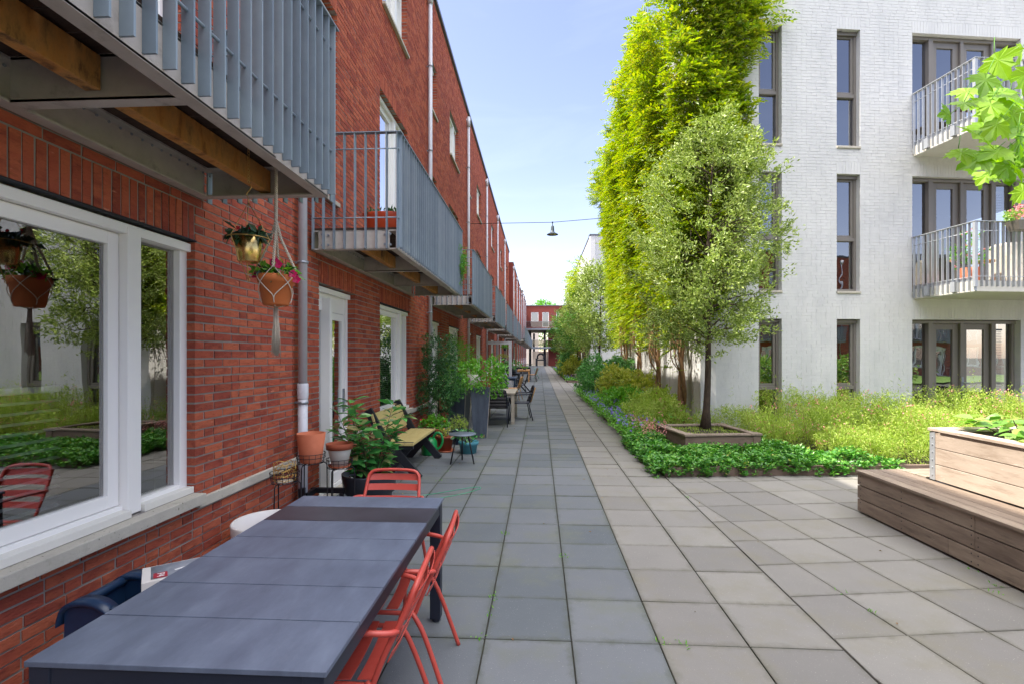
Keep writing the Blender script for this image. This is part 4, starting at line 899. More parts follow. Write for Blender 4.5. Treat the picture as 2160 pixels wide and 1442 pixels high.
def potplant(x, y, prof, mat, label, leafmat, n, L, W, hgt, rad, seed, z=0, fl=None, name='potted_plant', per=5, sauc=None, ztop=None):
    t = thing(name, label, 'potted plant', (x, y, z)); MB().lathe(prof, 36).build('pot', mat, t)
    if sauc: MB().lathe([(.001, 0), (sauc*.92, 0), (sauc, .03), (sauc*.96, .03), (sauc*.85, .01), (.001, .01)], 30).build('saucer', m_terra, t)
    g = np.random.default_rng(seed); zt = max(p[1] for p in prof)-.03 if ztop is None else ztop; P = []
    for i in range(n):
        a = g.uniform(0, 6.28); r = rad*g.uniform(0, 1)**.6; h_ = hgt*g.uniform(.1, 1)*(1-.45*(r/rad)**2); P.append((np.array([x+r*math.cos(a), y+r*math.sin(a), z+zt+h_]), np.array([math.cos(a)*r/rad, math.sin(a)*r/rad, .5+g.uniform(-.3, .4)])))
    leafy('foliage', t, P, L, W, leafmat, g, per=per); st = MB()
    for p, d in P[::max(1, n//12)]: st.tube([(x+(p[0]-x)*.2, y+(p[1]-y)*.2, z+zt), tuple(p)], .004, 5)
    st.build('stem', m_bark, t, world=True)
    if fl: Q = [(p+np.array([0, 0, .03]), np.array([d[0]-.3, d[1]-1, .5])) for p, d in P[:fl[1]]]; leafy('flowers', t, Q, fl[2], fl[2], fl[0], g, per=7, sp=.03)
    return t
potplant(-1.62, 8.55, pot_prof(.10, .15, .27, .015), m_terra3, 'brown terracotta pot on a saucer with a dry stalk beside the round metal table', m_ysh, 20, .05, .02, .10, .12, 21, sauc=.165)
potplant(-1.88, 8.95, pot_prof(.12, .17, .34, .015), m_terra, 'terracotta pot of bright green geranium with red flowers behind the yellow bench', m_lite, 110, .055, .05, .24, .24, 22, fl=(m_redp, 5, .05), z=0)
potplant(-1.50, 9.25, pot_prof(.10, .15, .26, .01), m_bluepot, 'dark blue pot with a small feathery conifer behind the round metal table', m_fea, 120, .03, .008, .28, .14, 23, per=10)
potplant(-1.20, 8.42, [(.001, 0), (.13, 0), (.155, .14), (.17, .145), (.175, .20), (.163, .202), (.15, .17), (.001, .16)], m_teal, 'teal plastic pot with a grey green trailing plant beside the round metal table', m_lau, 46, .075, .045, .20, .22, 24, per=3)
def rtable():
    x, y = -1.18, 7.62
    t = thing('side_table', 'small round grey metal side table on three thin legs next to the bench', 'table', (x, y, 0)); MB().lathe([(.001, .435), (.205, .435), (.21, .445), (.205, .45), (.001, .447)], 40, (x, y, 0)).build('tabletop', m_grtop, t, world=True)
    for a in (-20, 100, 215): MB().tube([(x+.10*math.cos(R(a)), y+.10*math.sin(R(a)), .435), (x+.20*math.cos(R(a)), y+.20*math.sin(R(a)), 0)], .011, 8).build('leg', m_wire, t, world=True)
rtable()
def tallplanter(x, y, rz, label, h=1.0, fol=None):
    t = thing('tall_planter', label, 'planter', (x, y, 0), rz); mb = MB(); a, b = .13, .195
    v = [(-a, -a, 0), (a, -a, 0), (a, a, 0), (-a, a, 0), (-b, -b, h), (b, -b, h), (b, b, h), (-b, b, h), (-b+.02, -b+.02, h), (b-.02, -b+.02, h), (b-.02, b-.02, h), (-b+.02, b-.02, h), (-b+.03, -b+.03, h-.06), (b-.03, -b+.03, h-.06), (b-.03, b-.03, h-.06), (-b+.03, b-.03, h-.06)]
    mb.add(v, [(0, 1, 5, 4), (1, 2, 6, 5), (2, 3, 7, 6), (3, 0, 4, 7), (4, 5, 9, 8), (5, 6, 10, 9), (6, 7, 11, 10), (7, 4, 8, 11), (8, 9, 13, 12), (9, 10, 14, 13), (10, 11, 15, 14), (11, 8, 12, 15), (12, 13, 14, 15)]); mb.build('planter', m_zinc, t, bevel=.004)
    mb = MB(); 
    for s_ in (-1, 1): mb.bar((a+.003, s_*a, 0), (b+.003, s_*b, h), .006, .012)
    mb.build('edge_strip', m_zedge, t)
    return t
tp1 = tallplanter(-1.20, 10.05, R(8), 'tall tapered zinc planter with a bushy green shrub beside the greyed table', 1.0)
tp2 = tallplanter(-1.66, 10.35, R(-10), 'tall tapered zinc planter without a crown, between the dark shrub and its twin')
def bush(root, c_, rad, n, L, W, mat, seed, per=8, name='foliage', up=.5, out=.6, hollow=.55, flat=1.0, sp=None):
    g = np.random.default_rng(seed); d = unit(n, g); r = hollow+(1-hollow)*g.random((n, 1))**.6; r *= 1+.16*np.sin(d[:, :1]*5+seed)+.12*np.sin(d[:, 1:2]*7+seed*2)
    Pc = np.array(c_)+d*r*np.array(rad); dz = d.copy(); dz[:, 2] += .25
    P, D, U, l, w_ = sprays(Pc, dz, per, sp or L*1.5, L, W, g, up, out); k = P[:, 2] > .01; return leaves(name, P[k], D[k], U[k], l[k], w_[k], mat, root)
bush(tp1, (-1.13, 10.0, 1.20), (.42, .36, .30), 210, .085, .05, m_lite, 31, per=5)
bush(tp2, (-1.66, 10.35, 1.0), (.17, .17, .08), 30, .06, .02, m_fea, 32, per=6)
def small_white():
    t = potplant(-1.42, 10.62, plain_prof(.09, .125, .22), m_chalk, 'small pale green white pot hanging behind the leafy zinc planter', m_lite, 12, .05, .02, .06, .08, 33, z=1.02)
    f = thing('folded_rack', 'folded white rack leaning between the two zinc planters', 'rack', (-1.44, 10.55, 0)); mb = MB()
    for s_ in (-1, 1): mb.tube([(-1.44+s_*.02, 10.6, 0), (-1.44+s_*.05, 10.72, 1.0)], .011, 6); mb.tube([(-1.44+s_*.06, 10.5, 0), (-1.42, 10.66, 1.0)], .011, 6)
    mb.box(-1.50, -1.38, 10.67, 10.70, 1.0, 1.02); mb.build('frame', m_chalk, f, world=True)
small_white()
def shrub_pot():
    t = thing('potted_shrub', 'tall dark evergreen shrub in a grey pot against the brick wall behind the bench', 'potted plant', (-1.98, 9.75, 0)); MB().lathe(plain_prof(.13, .17, .34), 30).build('pot', m_zinc, t)
    g = np.random.default_rng(41)
    for i, (x, y, z, rx, rz) in enumerate([(-1.98, 9.75, 1.65, .30, .38), (-1.90, 9.75, 1.2, .40, .42), (-2.0, 9.7, .78, .36, .38), (-1.85, 9.8, 1.0, .40, .3)]): bush(t, (x, y, z), (rx, .32, rz), 330, .042, .024, m_dkiv if i < 3 else m_rho, 42+i, per=8)
    st = MB(); st.tube([(-1.98, 9.75, .3), (-1.98, 9.75, 1.7)], [.02, .008], 6); st.build('stem', m_bark, t, world=True)
    t = thing('potted_shrub', 'light green bamboo-like shrub behind the tall dark shrub', 'potted plant', (-1.95, 11.7, 0)); MB().lathe(plain_prof(.15, .2, .4), 24).build('pot', m_anth, t)
    bush(t, (-1.88, 11.7, 1.3), (.36, .42, .72), 460, .07, .016, m_lite, 47, per=7)
    st = MB()
    for i in range(7): st.tube([(-1.95+.03*i-.1, 11.7, .35), (-1.95+.09*i-.3, 11.7+.04*i, 1.7)], .006, 5)
    st.build('stem', m_lite, t, world=True)
shrub_pot()
# ---------------------------------------------------------------- wicker chairs, tables further down
def wood_table():
    x0, x1, y0, y1 = -1.42, -.58, 11.95, 13.5
    t = thing('wooden_table', 'greyed wooden table with thick square legs among the woven chairs', 'table', (-1.0, 12.7, 0))
    for i in range(6): MB().box(x0+.14*i+.002, x0+.14*(i+1)-.002, y0, y1, .72, .755).build('tabletop_board', m_oldoak, t, world=True, bevel=.003)
    MB().box(x0+.05, x1-.05, y0+.05, y1-.05, .64, .719).build('apron', m_oldoak, t, world=True)
    for x in (x0+.02, x1-.10):
        for y in (y0+.02, y1-.10): MB().box(x, x+.08, y, y+.08, 0, .718).build('leg', m_oldoak, t, world=True, bevel=.004)
wood_table()
def wicker(mback=m_wick, mfr=m_tframe, edge=True, arms=True):
    t = thing('woven_chair', 'x', 'chair'); w_ = .25
    mb = MB(); pts = [(w_, -.2, .43), (w_, -.27, .62), (w_-.01, -.33, .82), (w_-.06, -.345, .865)]; mb.tube(smooth_path(pts+[(-a, b, c) for a, b, c in pts[::-1]], 2), .013, 8); mb.build('back_frame', mfr, t)
    mb = MB(); n = 8
    for i in range(n):
        for j in range(5):
            def q(u, v): x = -w_+.012+(2*w_-.024)*u; f = .04*(1-(2*u-1)**2); z = .45+.40*v; y = -.205-.33*(z-.43)+.012; return (x, y-f, z)
            a, b, c, d = q(i/n, j/5), q((i+1)/n, j/5), q((i+1)/n, (j+1)/5), q(i/n, (j+1)/5); mb.add([a, b, c, d]+[(p[0], p[1]-.012, p[2]) for p in (a, b, c, d)], [(0, 1, 2, 3)[::-1], (4, 5, 6, 7), (0, 1, 5, 4), (2, 3, 7, 6)], True)
    mb.build('backrest', mback, t)
    mb = MB(); mb.box(-w_+.01, w_-.01, -.22, .24, .425, .445); mb.build('seat', mback, t, bevel=.008)
    mb = MB(); mb.tube([(w_, -.2, .43), (w_, .25, .43), (-w_, .25, .43), (-w_, -.2, .43)], .012, 8, closed=True); mb.build('seat_frame', mfr, t)
    for s_ in (-1, 1):
        MB().tube([(s_*w_, -.2, .43), (s_*(w_+.015), -.30, 0)], .013, 8).build('rear_leg', mfr, t); MB().tube([(s_*w_, .24, .43), (s_*(w_+.01), .28, 0)], .013, 8).build('front_leg', mfr, t)
        if arms: MB().tube(smooth_path([(s_*w_, -.30, .68), (s_*(w_+.04), -.2, .67), (s_*(w_+.04), .16, .66), (s_*(w_+.03), .25, .6), (s_*w_, .24, .43)], 3), .016, 8).build('armrest', mfr, t)
    if edge: MB().tube([(-w_+.03, -.37, .83), (-w_+.03, -.25, .46)], .02, 6).build('cane_edge', m_tanw, t)
    return t
gw = 'black woven chairs around the greyed wooden table'
wk = wicker(); place(wk, (-1.0, 11.75, 0), R(0), 'black woven armchair with its back to the camera before the greyed wooden table', gw)
for (x, y, r, l) in ((-.50, 12.95, 97, 'black woven armchair on the path side of the greyed wooden table'), (-1.15, 13.95, 180, 'woven armchair facing the camera at the far end of the greyed wooden table'), (-1.62, 12.8, -90, 'woven armchair on the wall side of the greyed wooden table')):
    place(copy_tree(wk), (x, y, 0), R(r), l, gw)
def slat_chair():
    t = thing('teak_chair', 'x', 'chair'); w_ = .22
    mb = MB()
    for i in range(8): x = -w_+.03+i*.055; mb.bar((x, -.22, .46), (x, -.30, .86), .03, .012)
    mb.bar((-w_, -.31, .88), (w_, -.31, .88), .05, .03, (0, 1, 0)); mb.build('backrest', m_oak, t); mb = MB()
    for i in range(6): y = -.2+i*.075; mb.box(-w_, w_, y, y+.06, .43, .45)
    mb.build('seat', m_oak, t)
    for s_ in (-1, 1): MB().bar((s_*w_, -.2, 0), (s_*w_, -.31, .9), .035, .03).build('rear_leg', m_oak, t); MB().bar((s_*w_, .22, 0), (s_*w_, .22, .45), .035, .035).build('front_leg', m_oak, t)
    return t
gs = 'teak slatted chairs beyond the greyed table'
s1 = slat_chair(); place(s1, (-1.75, 15.0, 0), R(20), 'orange teak slatted chair just beyond the greyed wooden table', gs); place(copy_tree(s1), (-1.80, 18.5, 0), R(15), 'teak slatted chair with a pale cushion farther along the wall', gs)
def simple_table(x0, x1, y0, y1, h, mat, label, name='garden_table'):
    t = thing(name, label, 'table', ((x0+x1)/2, (y0+y1)/2, 0)); MB().box(x0, x1, y0, y1, h-.03, h).build('tabletop', mat, t, world=True, bevel=.004); MB().box(x0+.05, x1-.05, y0+.05, y1-.05, h-.10, h-.031).build('apron', mat, t, world=True)
    for x in (x0+.02, x1-.08):
        for y in (y0+.02, y1-.08): MB().box(x, x+.06, y, y+.06, 0, h-.031).build('leg', mat, t, world=True)
    return t
simple_table(-1.75, -.95, 20.0, 21.6, .75, m_navy, 'dark blue garden table carrying a glass carafe')
t = thing('glass_carafe', 'conical clear glass carafe on the dark blue table', 'carafe', (-1.4, 20.3, .752)); MB().lathe([(.001, 0), (.12, 0), (.13, .02), (.04, .22), (.025, .3), (.035, .34)], 20).build('carafe', glass_mat('carafe glass', .85, .25, 1), t)
gd = 'dark chairs around the dark blue table'
dk = wicker(m_darkst, m_wire, False, False); place(dk, (-.83, 20.9, 0), R(92), 'dark metal chair on the path side of the dark blue table', gd)
tn = wicker(m_tan, m_tan, False, False); place(tn, (-.98, 18.7, 0), R(80), 'tan wooden-backed chair in front of the dark blue table')
def folded():
    t = thing('folded_chair', 'dark folded chair leaning with its legs splayed onto the path', 'chair', (-.62, 22.6, 0)); mb = MB()
    for d in (0, .35): mb.bar((-.95, 22.5+d, .62), (-.42, 22.6+d, 0), .05, .03); mb.bar((-.98, 22.6+d, .42), (-.62, 22.7+d, 0), .05, .03)
    mb.build('leg', m_wire, t, world=True); MB().box(-1.05, -.85, 22.5, 22.95, .52, .57).build('seat', m_wire, t, world=True)
folded()
def metal_frame():
    t = thing('metal_screen', 'grey rectangular metal screen frame projecting from the terrace wall with hanging pots', 'frame', (-1.85, 22.9, 0)); mb = MB(); mb.box(-2.36, -1.27, 22.9, 23.02, 2.15, 2.29); mb.box(-1.41, -1.27, 22.9, 23.02, 0, 2.149); mb.build('frame', m_pipe, t, world=True)
    MB().box(-2.0, -1.94, 22.93, 22.98, 0, 2.149).build('post', m_galv, t, world=True)
metal_frame()
simple_table(-1.75, -.98, 24.0, 25.6, .80, m_darkst, 'black bench-high planter table with green pots behind the grey frame', 'planter_table')
for i, (x, y, z, l, r) in enumerate(((-1.25, 24.3, .80, 'rounded green plant on the black planter table', .38), (-1.62, 24.6, .80, 'smaller green plant beside the wall on the black planter table', .25))):
    t = potplant(x, y, plain_prof(.12, .16, .2), m_anth, l, m_rho, 60, .09, .05, .4, r, 60+i, z=z)
t = potplant(-1.65, 22.95, plain_prof(.07, .1, .14), m_anth, 'hanging pot of trailing leaves in the grey metal frame', m_ysh, 40, .07, .03, .2, .2, 66, z=1.4); MB().tube([(-1.65, 22.95, 1.5), (-1.65, 22.95, 2.15)], .006, 5).build('cord', m_wire, t, world=True)
t = potplant(-1.9, 27.5, plain_prof(.07, .1, .14), m_anth, 'small pot of leaves hanging from a balcony behind the grey frame', m_lite, 40, .08, .04, .2, .22, 67, z=1.9); MB().tube([(-1.9, 27.5, 2.0), (-1.9, 27.5, 2.75)], .006, 5).build('cord', m_wire, t, world=True)
simple_table(-1.4, -.62, 31.3, 33.0, .75, m_tan, 'pale wooden table far along the terrace with tan chairs')
gt = 'tan and black chairs at the far pale table'
tn2 = wicker(m_tan, m_wire, False, False)
for i, (x, y, r, l) in enumerate(((-.50, 31.7, 92, 'tan-backed chair nearest the camera at the far pale table'), (-.45, 32.6, 90, 'tan-backed chair behind the first one at the far pale table'))):
    place(tn2 if i == 0 else copy_tree(tn2), (x, y, 0), R(r), l, gt)
for i, (x, y, r, l) in enumerate(((-1.4, 33.6, 180, 'black-backed chair at the far end of the far pale table by the wall'), (-.85, 33.7, 180, 'black-backed chair at the far end of the far pale table by the path'))):
    place(copy_tree(dk), (x, y, 0), R(r), l, gt)
potplant(-.95, 32.1, plain_prof(.09, .12, .1), m_anth, 'low green plant on the far pale table', m_lite, 20, .08, .04, .12, .2, 68, z=.75)
t = thing('folding_table', 'thin green folding bistro table on the path beyond the tan chairs', 'table', (-.22, 36, 0)); mb = MB(); mb.box(-.42, .0, 35.8, 36.3, .70, .72); mb.build('tabletop', m_hose, t, world=True); mb = MB()
for y in (35.85, 36.25): mb.tube([(-.4, y, 0), (-.03, y, .70)], .012, 5); mb.tube([(-.03, y, 0), (-.4, y, .70)], .012, 5)
mb.build('leg', m_hose, t, world=True)
# ---------------------------------------------------------------- hanging street lamps
def street_lamp(x, y, z, zl, zr, xl, xr, label, clab):
    t = thing('hanging_lamp', label, 'street lamp', (x, y, z)); s_ = 1.0
    MB().lathe([(.001, .30), (.03, .30), (.05, .27), (.055, .16), (.058, .155), (.06, .10), (.10, .06), (.185, .01), (.188, .0), (.17, .003), (.09, .045), (.001, .05)], 32).build('shade', m_lampg, t)
    MB().lathe([(.001, -.015), (.06, -.012), (.12, .005), (.13, .02)], 24).build('glass_bowl', m_lampi, t)
    mb = MB(); mb.tube([(0, 0, .30), (0, 0, .42)], .012, 8); mb.box(-.02, .02, -.02, .02, .38, .43); mb.build('hanger', m_lampg, t)
    c_ = MB().tube([(xl, y, zl), (x, y, z+.41), (xr, y, zr)], .009, 6).build('span_cable', m_wire); tag(c_, clab, 'cable')
street_lamp(.43, 16.6, 5.62, 6.02, 6.22, -2.37, 3.15, 'dark bell-shaped lamp hanging from the nearer cable across the path', 'thin cable spanning the path and carrying the nearer bell lamp')
street_lamp(.55, 45.0, 6.05, 6.5, 6.6, -2.07, 3.15, 'dark bell-shaped lamp hanging from the farther cable in front of the red bridge building', 'thin cable spanning the path just before the red bridge building')
# ---------------------------------------------------------------- planting beds
def bed(y0, y1, front, label, x1w=3.18, seed=0):
    k = thing('planting_bed', label, 'planter', (1.7, y0, 0)); mb = MB()
    y = front[0][1] if front else y0
    mb.box(1.70, 1.75, y0, y1, -.05, .115)
    if front:
        (xa, ya), (xb, yb) = front; mb.bar((xa+.051, ya+.03, .0475), (xb, yb+.025, .0475), .05, .165)
    else: mb.box(1.751, x1w, y0, y0+.05, -.05, .115)
    mb.build('timber_edge', m_boxx, k, world=True, bevel=.006)
    mb = MB(); P = [(1.75, y0+.02), (x1w, y0+.02), (x1w, y1), (1.75, y1)] if not front else [(1.75, y0+.05), (front[1][0], front[1][1]+.05), (front[1][0], 10.09+.137*(front[1][0]-3.18)), (3.18, 10.09), (3.18, y1), (1.75, y1)]
    mb.prism(P, -.06, .085); mb.build('soil', m_soil, k, world=True); return k
bed(6.90, 22.5, ((1.70, 6.90), (10.5, 7.73)), 'long planting bed edged with low timber boards beside the white building')
bed(30.9, 62, None, 'farther planting bed edged with low timber boards beyond the side opening')
def tree_box(x0, y0, s_, label, rot=R(7.8), h=.42):
    t = thing('tree_planter', label, 'planter', (x0, y0, 0), rot); mb = MB()
    def wall(a, b, c, d):
        n = 2
        for i in range(n): mb.box(a, b, c, d, .02+i*(h-.05)/n+.003, .02+(i+1)*(h-.05)/n-.003)
    w_ = .05
    wall(.0, s_, 0, w_); wall(0, s_, s_-w_, s_); wall(0, w_, w_+.002, s_-w_-.002); wall(s_-w_, s_, w_+.002, s_-w_-.002); mb.build('side_board', m_boxx, t, bevel=.005)
    mb = MB(); q = .12
    for i in range(2):
        for j in range(2): mb.box(i*(s_-q+.02)-.012, i*(s_-q+.02)+q-.008, j*(s_-q+.02)-.012, j*(s_-q+.02)+q-.008, 0, h-.03)
    mb.build('corner_post', m_boxx, t, bevel=.005)
    mb = MB(); c_ = .13; mb.box(q, s_-q, -.02, c_-.02, h-.029, h); mb.box(q, s_-q, s_+.02-c_, s_+.02, h-.029, h); mb.box(-.02, c_-.02, q, s_-q, h-.029, h); mb.box(s_+.02-c_, s_+.02, q, s_-q, h-.029, h)
    for i in range(2):
        for j in range(2): a = i*(s_-q); b = j*(s_-q); mb.box(a-.03+.0, a+q+.03-.002, b-.03, b+q+.028, h-.028, h+.008)
    mb.build('cap_board', m_teak, t, bevel=.005)
    MB().box(w_, s_-w_, w_, s_-w_, h-.12, h-.06).build('soil', m_soil, t); return t
tree_box(2.30, 8.02, 1.22, 'square weathered timber box around the nearest tree', h=.40)
tree_box(2.25, 31.9, 1.3, 'square timber box around the far tree at the corner of the farther bed', h=.45)
def grass_in_box(x, y, s_, z, seed, label):
    g = np.random.default_rng(seed); n = 2600; q = g.random((n, 2))*s_; e = np.minimum(np.minimum(q[:, 0], q[:, 1]), s_-np.maximum(q[:, 0], q[:, 1])); keep = e < g.random(n)**2*.55; q = q[keep]
    c_, s2 = math.cos(R(7.8)), math.sin(R(7.8)); P = np.stack([x+q[:, 0]*c_-q[:, 1]*s2, y+q[:, 0]*s2+q[:, 1]*c_, np.full(len(q), z)], 1); k = len(P)
    tag(leaves('grass', P, g.normal(size=(k, 3))*.6+[0, 0, .8], unit(k, g), .045*(.5+g.random(k)), .008, m_fea), label, 'grass', kind='stuff')
grass_in_box(2.36, 8.10, 1.06, .335, 1, 'short moss and grass on the soil of the nearest tree box')
# bigger litter
def make_tree(name, label, base, hT, zb, rad, zc, nb, nclump, L, W, mat, seed, per=26, lean=(0, 0), trunk=.055, group=None, profile=None):
    t = thing(name, label, 'tree', base, group=group); g = np.random.default_rng(seed); bx, by, bz = base
    mb = MB(); N = 14; pts = []; rs = []
    for i in range(N+1):
        f = i/N; z = bz+(hT-bz)*f; pts.append((bx+lean[0]*f+.03*math.sin(f*7+seed), by+lean[1]*f+.03*math.cos(f*5+seed), z)); rs.append(trunk*(1.35-.35*min(1, f*12))*(1-.85*f)+.004)
    rs[0] *= 1.25; mb.tube(pts, rs, 12); mb.build('trunk', m_bark, t, world=True)
    br = MB(); cl = []; cd_ = []
    for i in range(nb):
        f = g.uniform(.0, 1); zz = zb+(hT-.2-zb)*f**1.1; j = (zz-bz)/(hT-bz); k = min(N-1, int(j*N)); p0 = Vector(pts[k]).lerp(Vector(pts[k+1]), j*N-k); a = g.uniform(0, 6.283); rr = profile(zz)*rad*g.uniform(.5, 1.02)
        d = Vector((math.cos(a), math.sin(a), 0)); e = p0+d*rr+Vector((0, 0, rr*g.uniform(.15, .75))); m_ = p0.lerp(e, .5)+Vector((0, 0, rr*.12))
        Q = smooth_path([p0, m_, e], 2); r0 = max(.004, trunk*.34*(1-f*.6)); br.tube(Q, [r0*(1-.8*q/(len(Q)-1)) for q in range(len(Q))], 6)
        for q in range(4):
            s_ = g.uniform(.35, 1); c_ = p0.lerp(e, s_); d2 = (d*.7+Vector(g.normal(size=3))*.6).normalized(); c2 = c_+d2*rr*.35; br.tube([c_, c2], [r0*.4, .002], 4)
            cl.append(np.array(c2)); cd_.append(np.array(d2)+[0, 0, .3])
    br.build('branch', m_bark, t, world=True)
    extra = nclump-len(cl)
    for i in range(max(0, extra)):
        zz = zb+(zc-zb)*g.random(); a = g.uniform(0, 6.283); R_ = profile(zz)*rad*(1+.20*math.sin(a*3+zz*2.3+seed)+.16*math.sin(a*5-zz*4)+.12*math.sin(a*2+zz*7)); r_ = R_*(.35+.67*g.random()**.45); j = min(1, (zz-bz)/(hT-bz)); cl.append(np.array([bx+lean[0]*j+r_*math.cos(a), by+lean[1]*j+r_*math.sin(a), zz+g.normal()*.1])); cd_.append(np.array([math.cos(a), math.sin(a), g.uniform(.0, .9)]))
    cl = np.array(cl); cd_ = np.array(cd_); cd_ /= np.linalg.norm(cd_, axis=1, keepdims=True)
    P, D, U, l, w_ = sprays(cl, cd_, per, L*3.2, L, W, g, .3, .75); leaves('crown', P, D, U, l, w_, mat, t)
    return t
def prof1(z):
    pts = [(1.5, .3), (1.9, .62), (2.4, .86), (3.1, 1.0), (3.8, 1.08), (4.4, .98), (4.9, .76), (5.35, .48), (5.75, .14)]
    for (a, b), (c, d) in zip(pts, pts[1:]):
        if a <= z <= c: return b+(d-b)*(z-a)/(c-a)
    return .2
gtree = 'small evergreen trees in the planting beds'
make_tree('evergreen_tree', 'silvery green evergreen tree in the square timber box, nearest the camera', (2.93, 9.05, .33), 5.4, 1.75, 1.04, 5.72, 90, 680, .074, .028, m_olive, 101, per=46, lean=(.12, .0), trunk=.058, profile=prof1, group=gtree)
def pr2(z0, z1):
    def f(z): u = max(0, min(1, (z-z0)/(z1-z0))); return max(.1, math.sin(math.pi*min(1, (u*.86+.14)))**.7)
    return f
for i, (x, y, l, hh, r, mt) in enumerate(((2.75, 23.0, 'grey green evergreen tree at the far end of the nearer bed', 5.4, 1.2, m_olive), (2.95, 32.6, 'dark green round-headed tree in the far timber box', 5.6, 1.25, m_tree2), (2.75, 36.5, 'silvery tree just behind the tree in the far timber box', 5.3, 1.2, m_olive), (2.5, 43, 'farthest small tree at the end of the farther bed', 5.4, 1.3, m_tree2))):
    make_tree('evergreen_tree', l, (x, y, .1), hh, 1.9, r, hh+.2, 26, 520, .125, .058, mt, 110+i, per=24, trunk=.07, profile=pr2(1.6, hh+.3), group=gtree)
make_tree('broadleaf_tree', 'tree with a sunlit crown seen through the opening under the bridge', (1.1, 108, 0), 12, 2, 3.5, 13, 24, 300, .4, .25, m_lite, 131, per=18, trunk=.25, profile=pr2(1, 13))
# ---------------------------------------------------------------- ground cover and flowers
def mass(name, label, P, D, L, W, mat, cat='plants', fold=.12): 
    n = len(P); return tag(leaves(name, P, D, rng.normal(size=(n, 3))*.45+[0, 0, 1.], L, W, mat, fold=fold), label, cat, kind='stuff')
def groundcover():
    g = np.random.default_rng(51); Pc = []; tries = 0
    def hz(x, y): return .20+.09*math.sin(x*5.1+y*2.3)*math.sin(y*4.3-x)+.05*math.sin(x*11)*math.sin(y*9)
    while len(Pc) < 2500 and tries < 80000:
        tries += 1; x = g.uniform(1.52, 5.0); y = g.uniform(6.80, 9.4)
        fy = 6.90+.094*(x-1.7); 
        if y < fy-.10 or x < 1.50+.06*math.sin(y*6): continue
        if x > 3.75 and y > fy+.9: continue
        if x > 4.4 and (y > fy+.55*(5.2-x) or g.random() < .3): continue
        if y > 8.9 and x > 2.6: continue
        u = (x-2.30)*math.cos(R(7.8))+(y-8.02)*math.sin(R(7.8)); v = -(x-2.30)*math.sin(R(7.8))+(y-8.02)*math.cos(R(7.8))
        if -.02 < u < 1.24 and -.02 < v < 1.24: continue
        z = hz(x, y)*(.9 if x > 1.9 else .8)
        if y < fy+.06 or x < 1.72: z = g.uniform(.03, .20)
        elif g.random() < .25: z *= g.uniform(.4, .9)
        Pc.append((x, y, z+g.uniform(-.02, .07)))
    Pc = np.array(Pc); n = len(Pc); per = 11; a = g.random((n, per))*6.283; el = g.uniform(-.15, .75, (n, per)); D = np.stack([np.cos(a), np.sin(a), el], 2); off = g.normal(size=(n, 1, 3))*[.3, .3, 0]; D = D+off
    P = Pc[:, None]+D*.006+np.array([0, 0, 1])*g.uniform(-.05, .01, (n, per, 1)); k = n*per
    mass('ground_cover', 'glossy dark green low ground cover spilling over the timber edge of the near bed', P.reshape(-1, 3), D.reshape(-1, 3), .060*(.4+.95*g.random(k)), .033*(.6+.8*g.random(k)), m_gc)
    q = g.choice(k, 500, replace=False); mass('ground_cover', 'yellowing and dry leaves among the dark green ground cover', P.reshape(-1, 3)[q]+[0, 0, .012], D.reshape(-1, 3)[q], .05*(.6+.7*g.random(500)), .026, m_ysh)
groundcover()
def feathery():
    g = np.random.default_rng(52); S = []; tries = 0
    while len(S) < 4600 and tries < 160000:
        tries += 1; x = g.uniform(1.9, 9.8); fy = 6.9+.094*(x-1.7); yb = 10.0+.137*(x-3.18) if x > 3.1 else 13.5
        y = g.uniform(fy+.15, yb-.15)
        if x < 3.6 and y < 9.45: continue
        if x < 4.4 and y < fy+1.3: continue
        if x > 5.6 and y < fy+.32: continue
        if x > 4.4 and y < fy+.5*(5.6-x): continue
        if x < 3.1 and y > 12.3: continue
        S.append((x, y, (.54+.18*math.sin(x*2.1+y)+.12*math.sin(x*5.7))*(1 if x > 3.3 else .78)+(.10 if y > fy+1.2 else -.1)+.04))
    S = np.array(S); n = len(S); per = 30
    tall = (g.random(n) < .035); S[tall, 2] += g.uniform(.15, .42, tall.sum())
    D0 = g.normal(size=(n, 3))*[.22, .22, 0]+[0, 0, 1]; t_ = g.random((n, per, 1))**.7
    P = np.concatenate([S[:, :2], np.full((n, 1), .07)], 1)[:, None]+D0[:, None]*t_*S[:, None, 2:3]+g.normal(size=(n, per, 3))*(.035*(1.1-t_*.6))
    D = g.normal(size=(n, per, 3))*.8+[0, 0, .7]; k = n*per
    mass('feathery_plants', 'mass of feathery yellow green stems in front of the white wall', P.reshape(-1, 3), D.reshape(-1, 3), .048*(.5+.9*g.random(k)), .012*(.6+.8*g.random(k)), m_fea)
    idx = g.choice(n, 520, replace=False); idx = idx[(np.sin(S[idx, 0]*3.3)+np.sin(S[idx, 1]*4+S[idx, 0]) > -.7)]; Q = np.concatenate([S[idx, :2], .07+S[idx, 2:3]*g.uniform(.55, 1.05, (len(idx), 1))], 1)+g.normal(size=(len(idx), 3))*[.05, .05, .0]
    m = len(Q); per = 6; c_ = Q[:, None]+g.normal(size=(m, 3, 3)).repeat(2, 1)*.03; D = g.normal(size=(m, per, 3)); mass('pink_flowers', 'small pink blossoms scattered among the feathery stems', c_.reshape(-1, 3), D.reshape(-1, 3), .028, .025, m_pink, 'flowers')
    st = MB()
    for i in g.choice(n, 320, replace=False): a = S[i]; st.tube([(a[0], a[1], .07), (a[0]+D0[i, 0]*a[2], a[1]+D0[i, 1]*a[2], .07+a[2])], .0025, 3)
    tag(st.build('plant_stems', m_vbark), 'thin brown stems inside the feathery planting', 'plants', kind='stuff')
feathery()
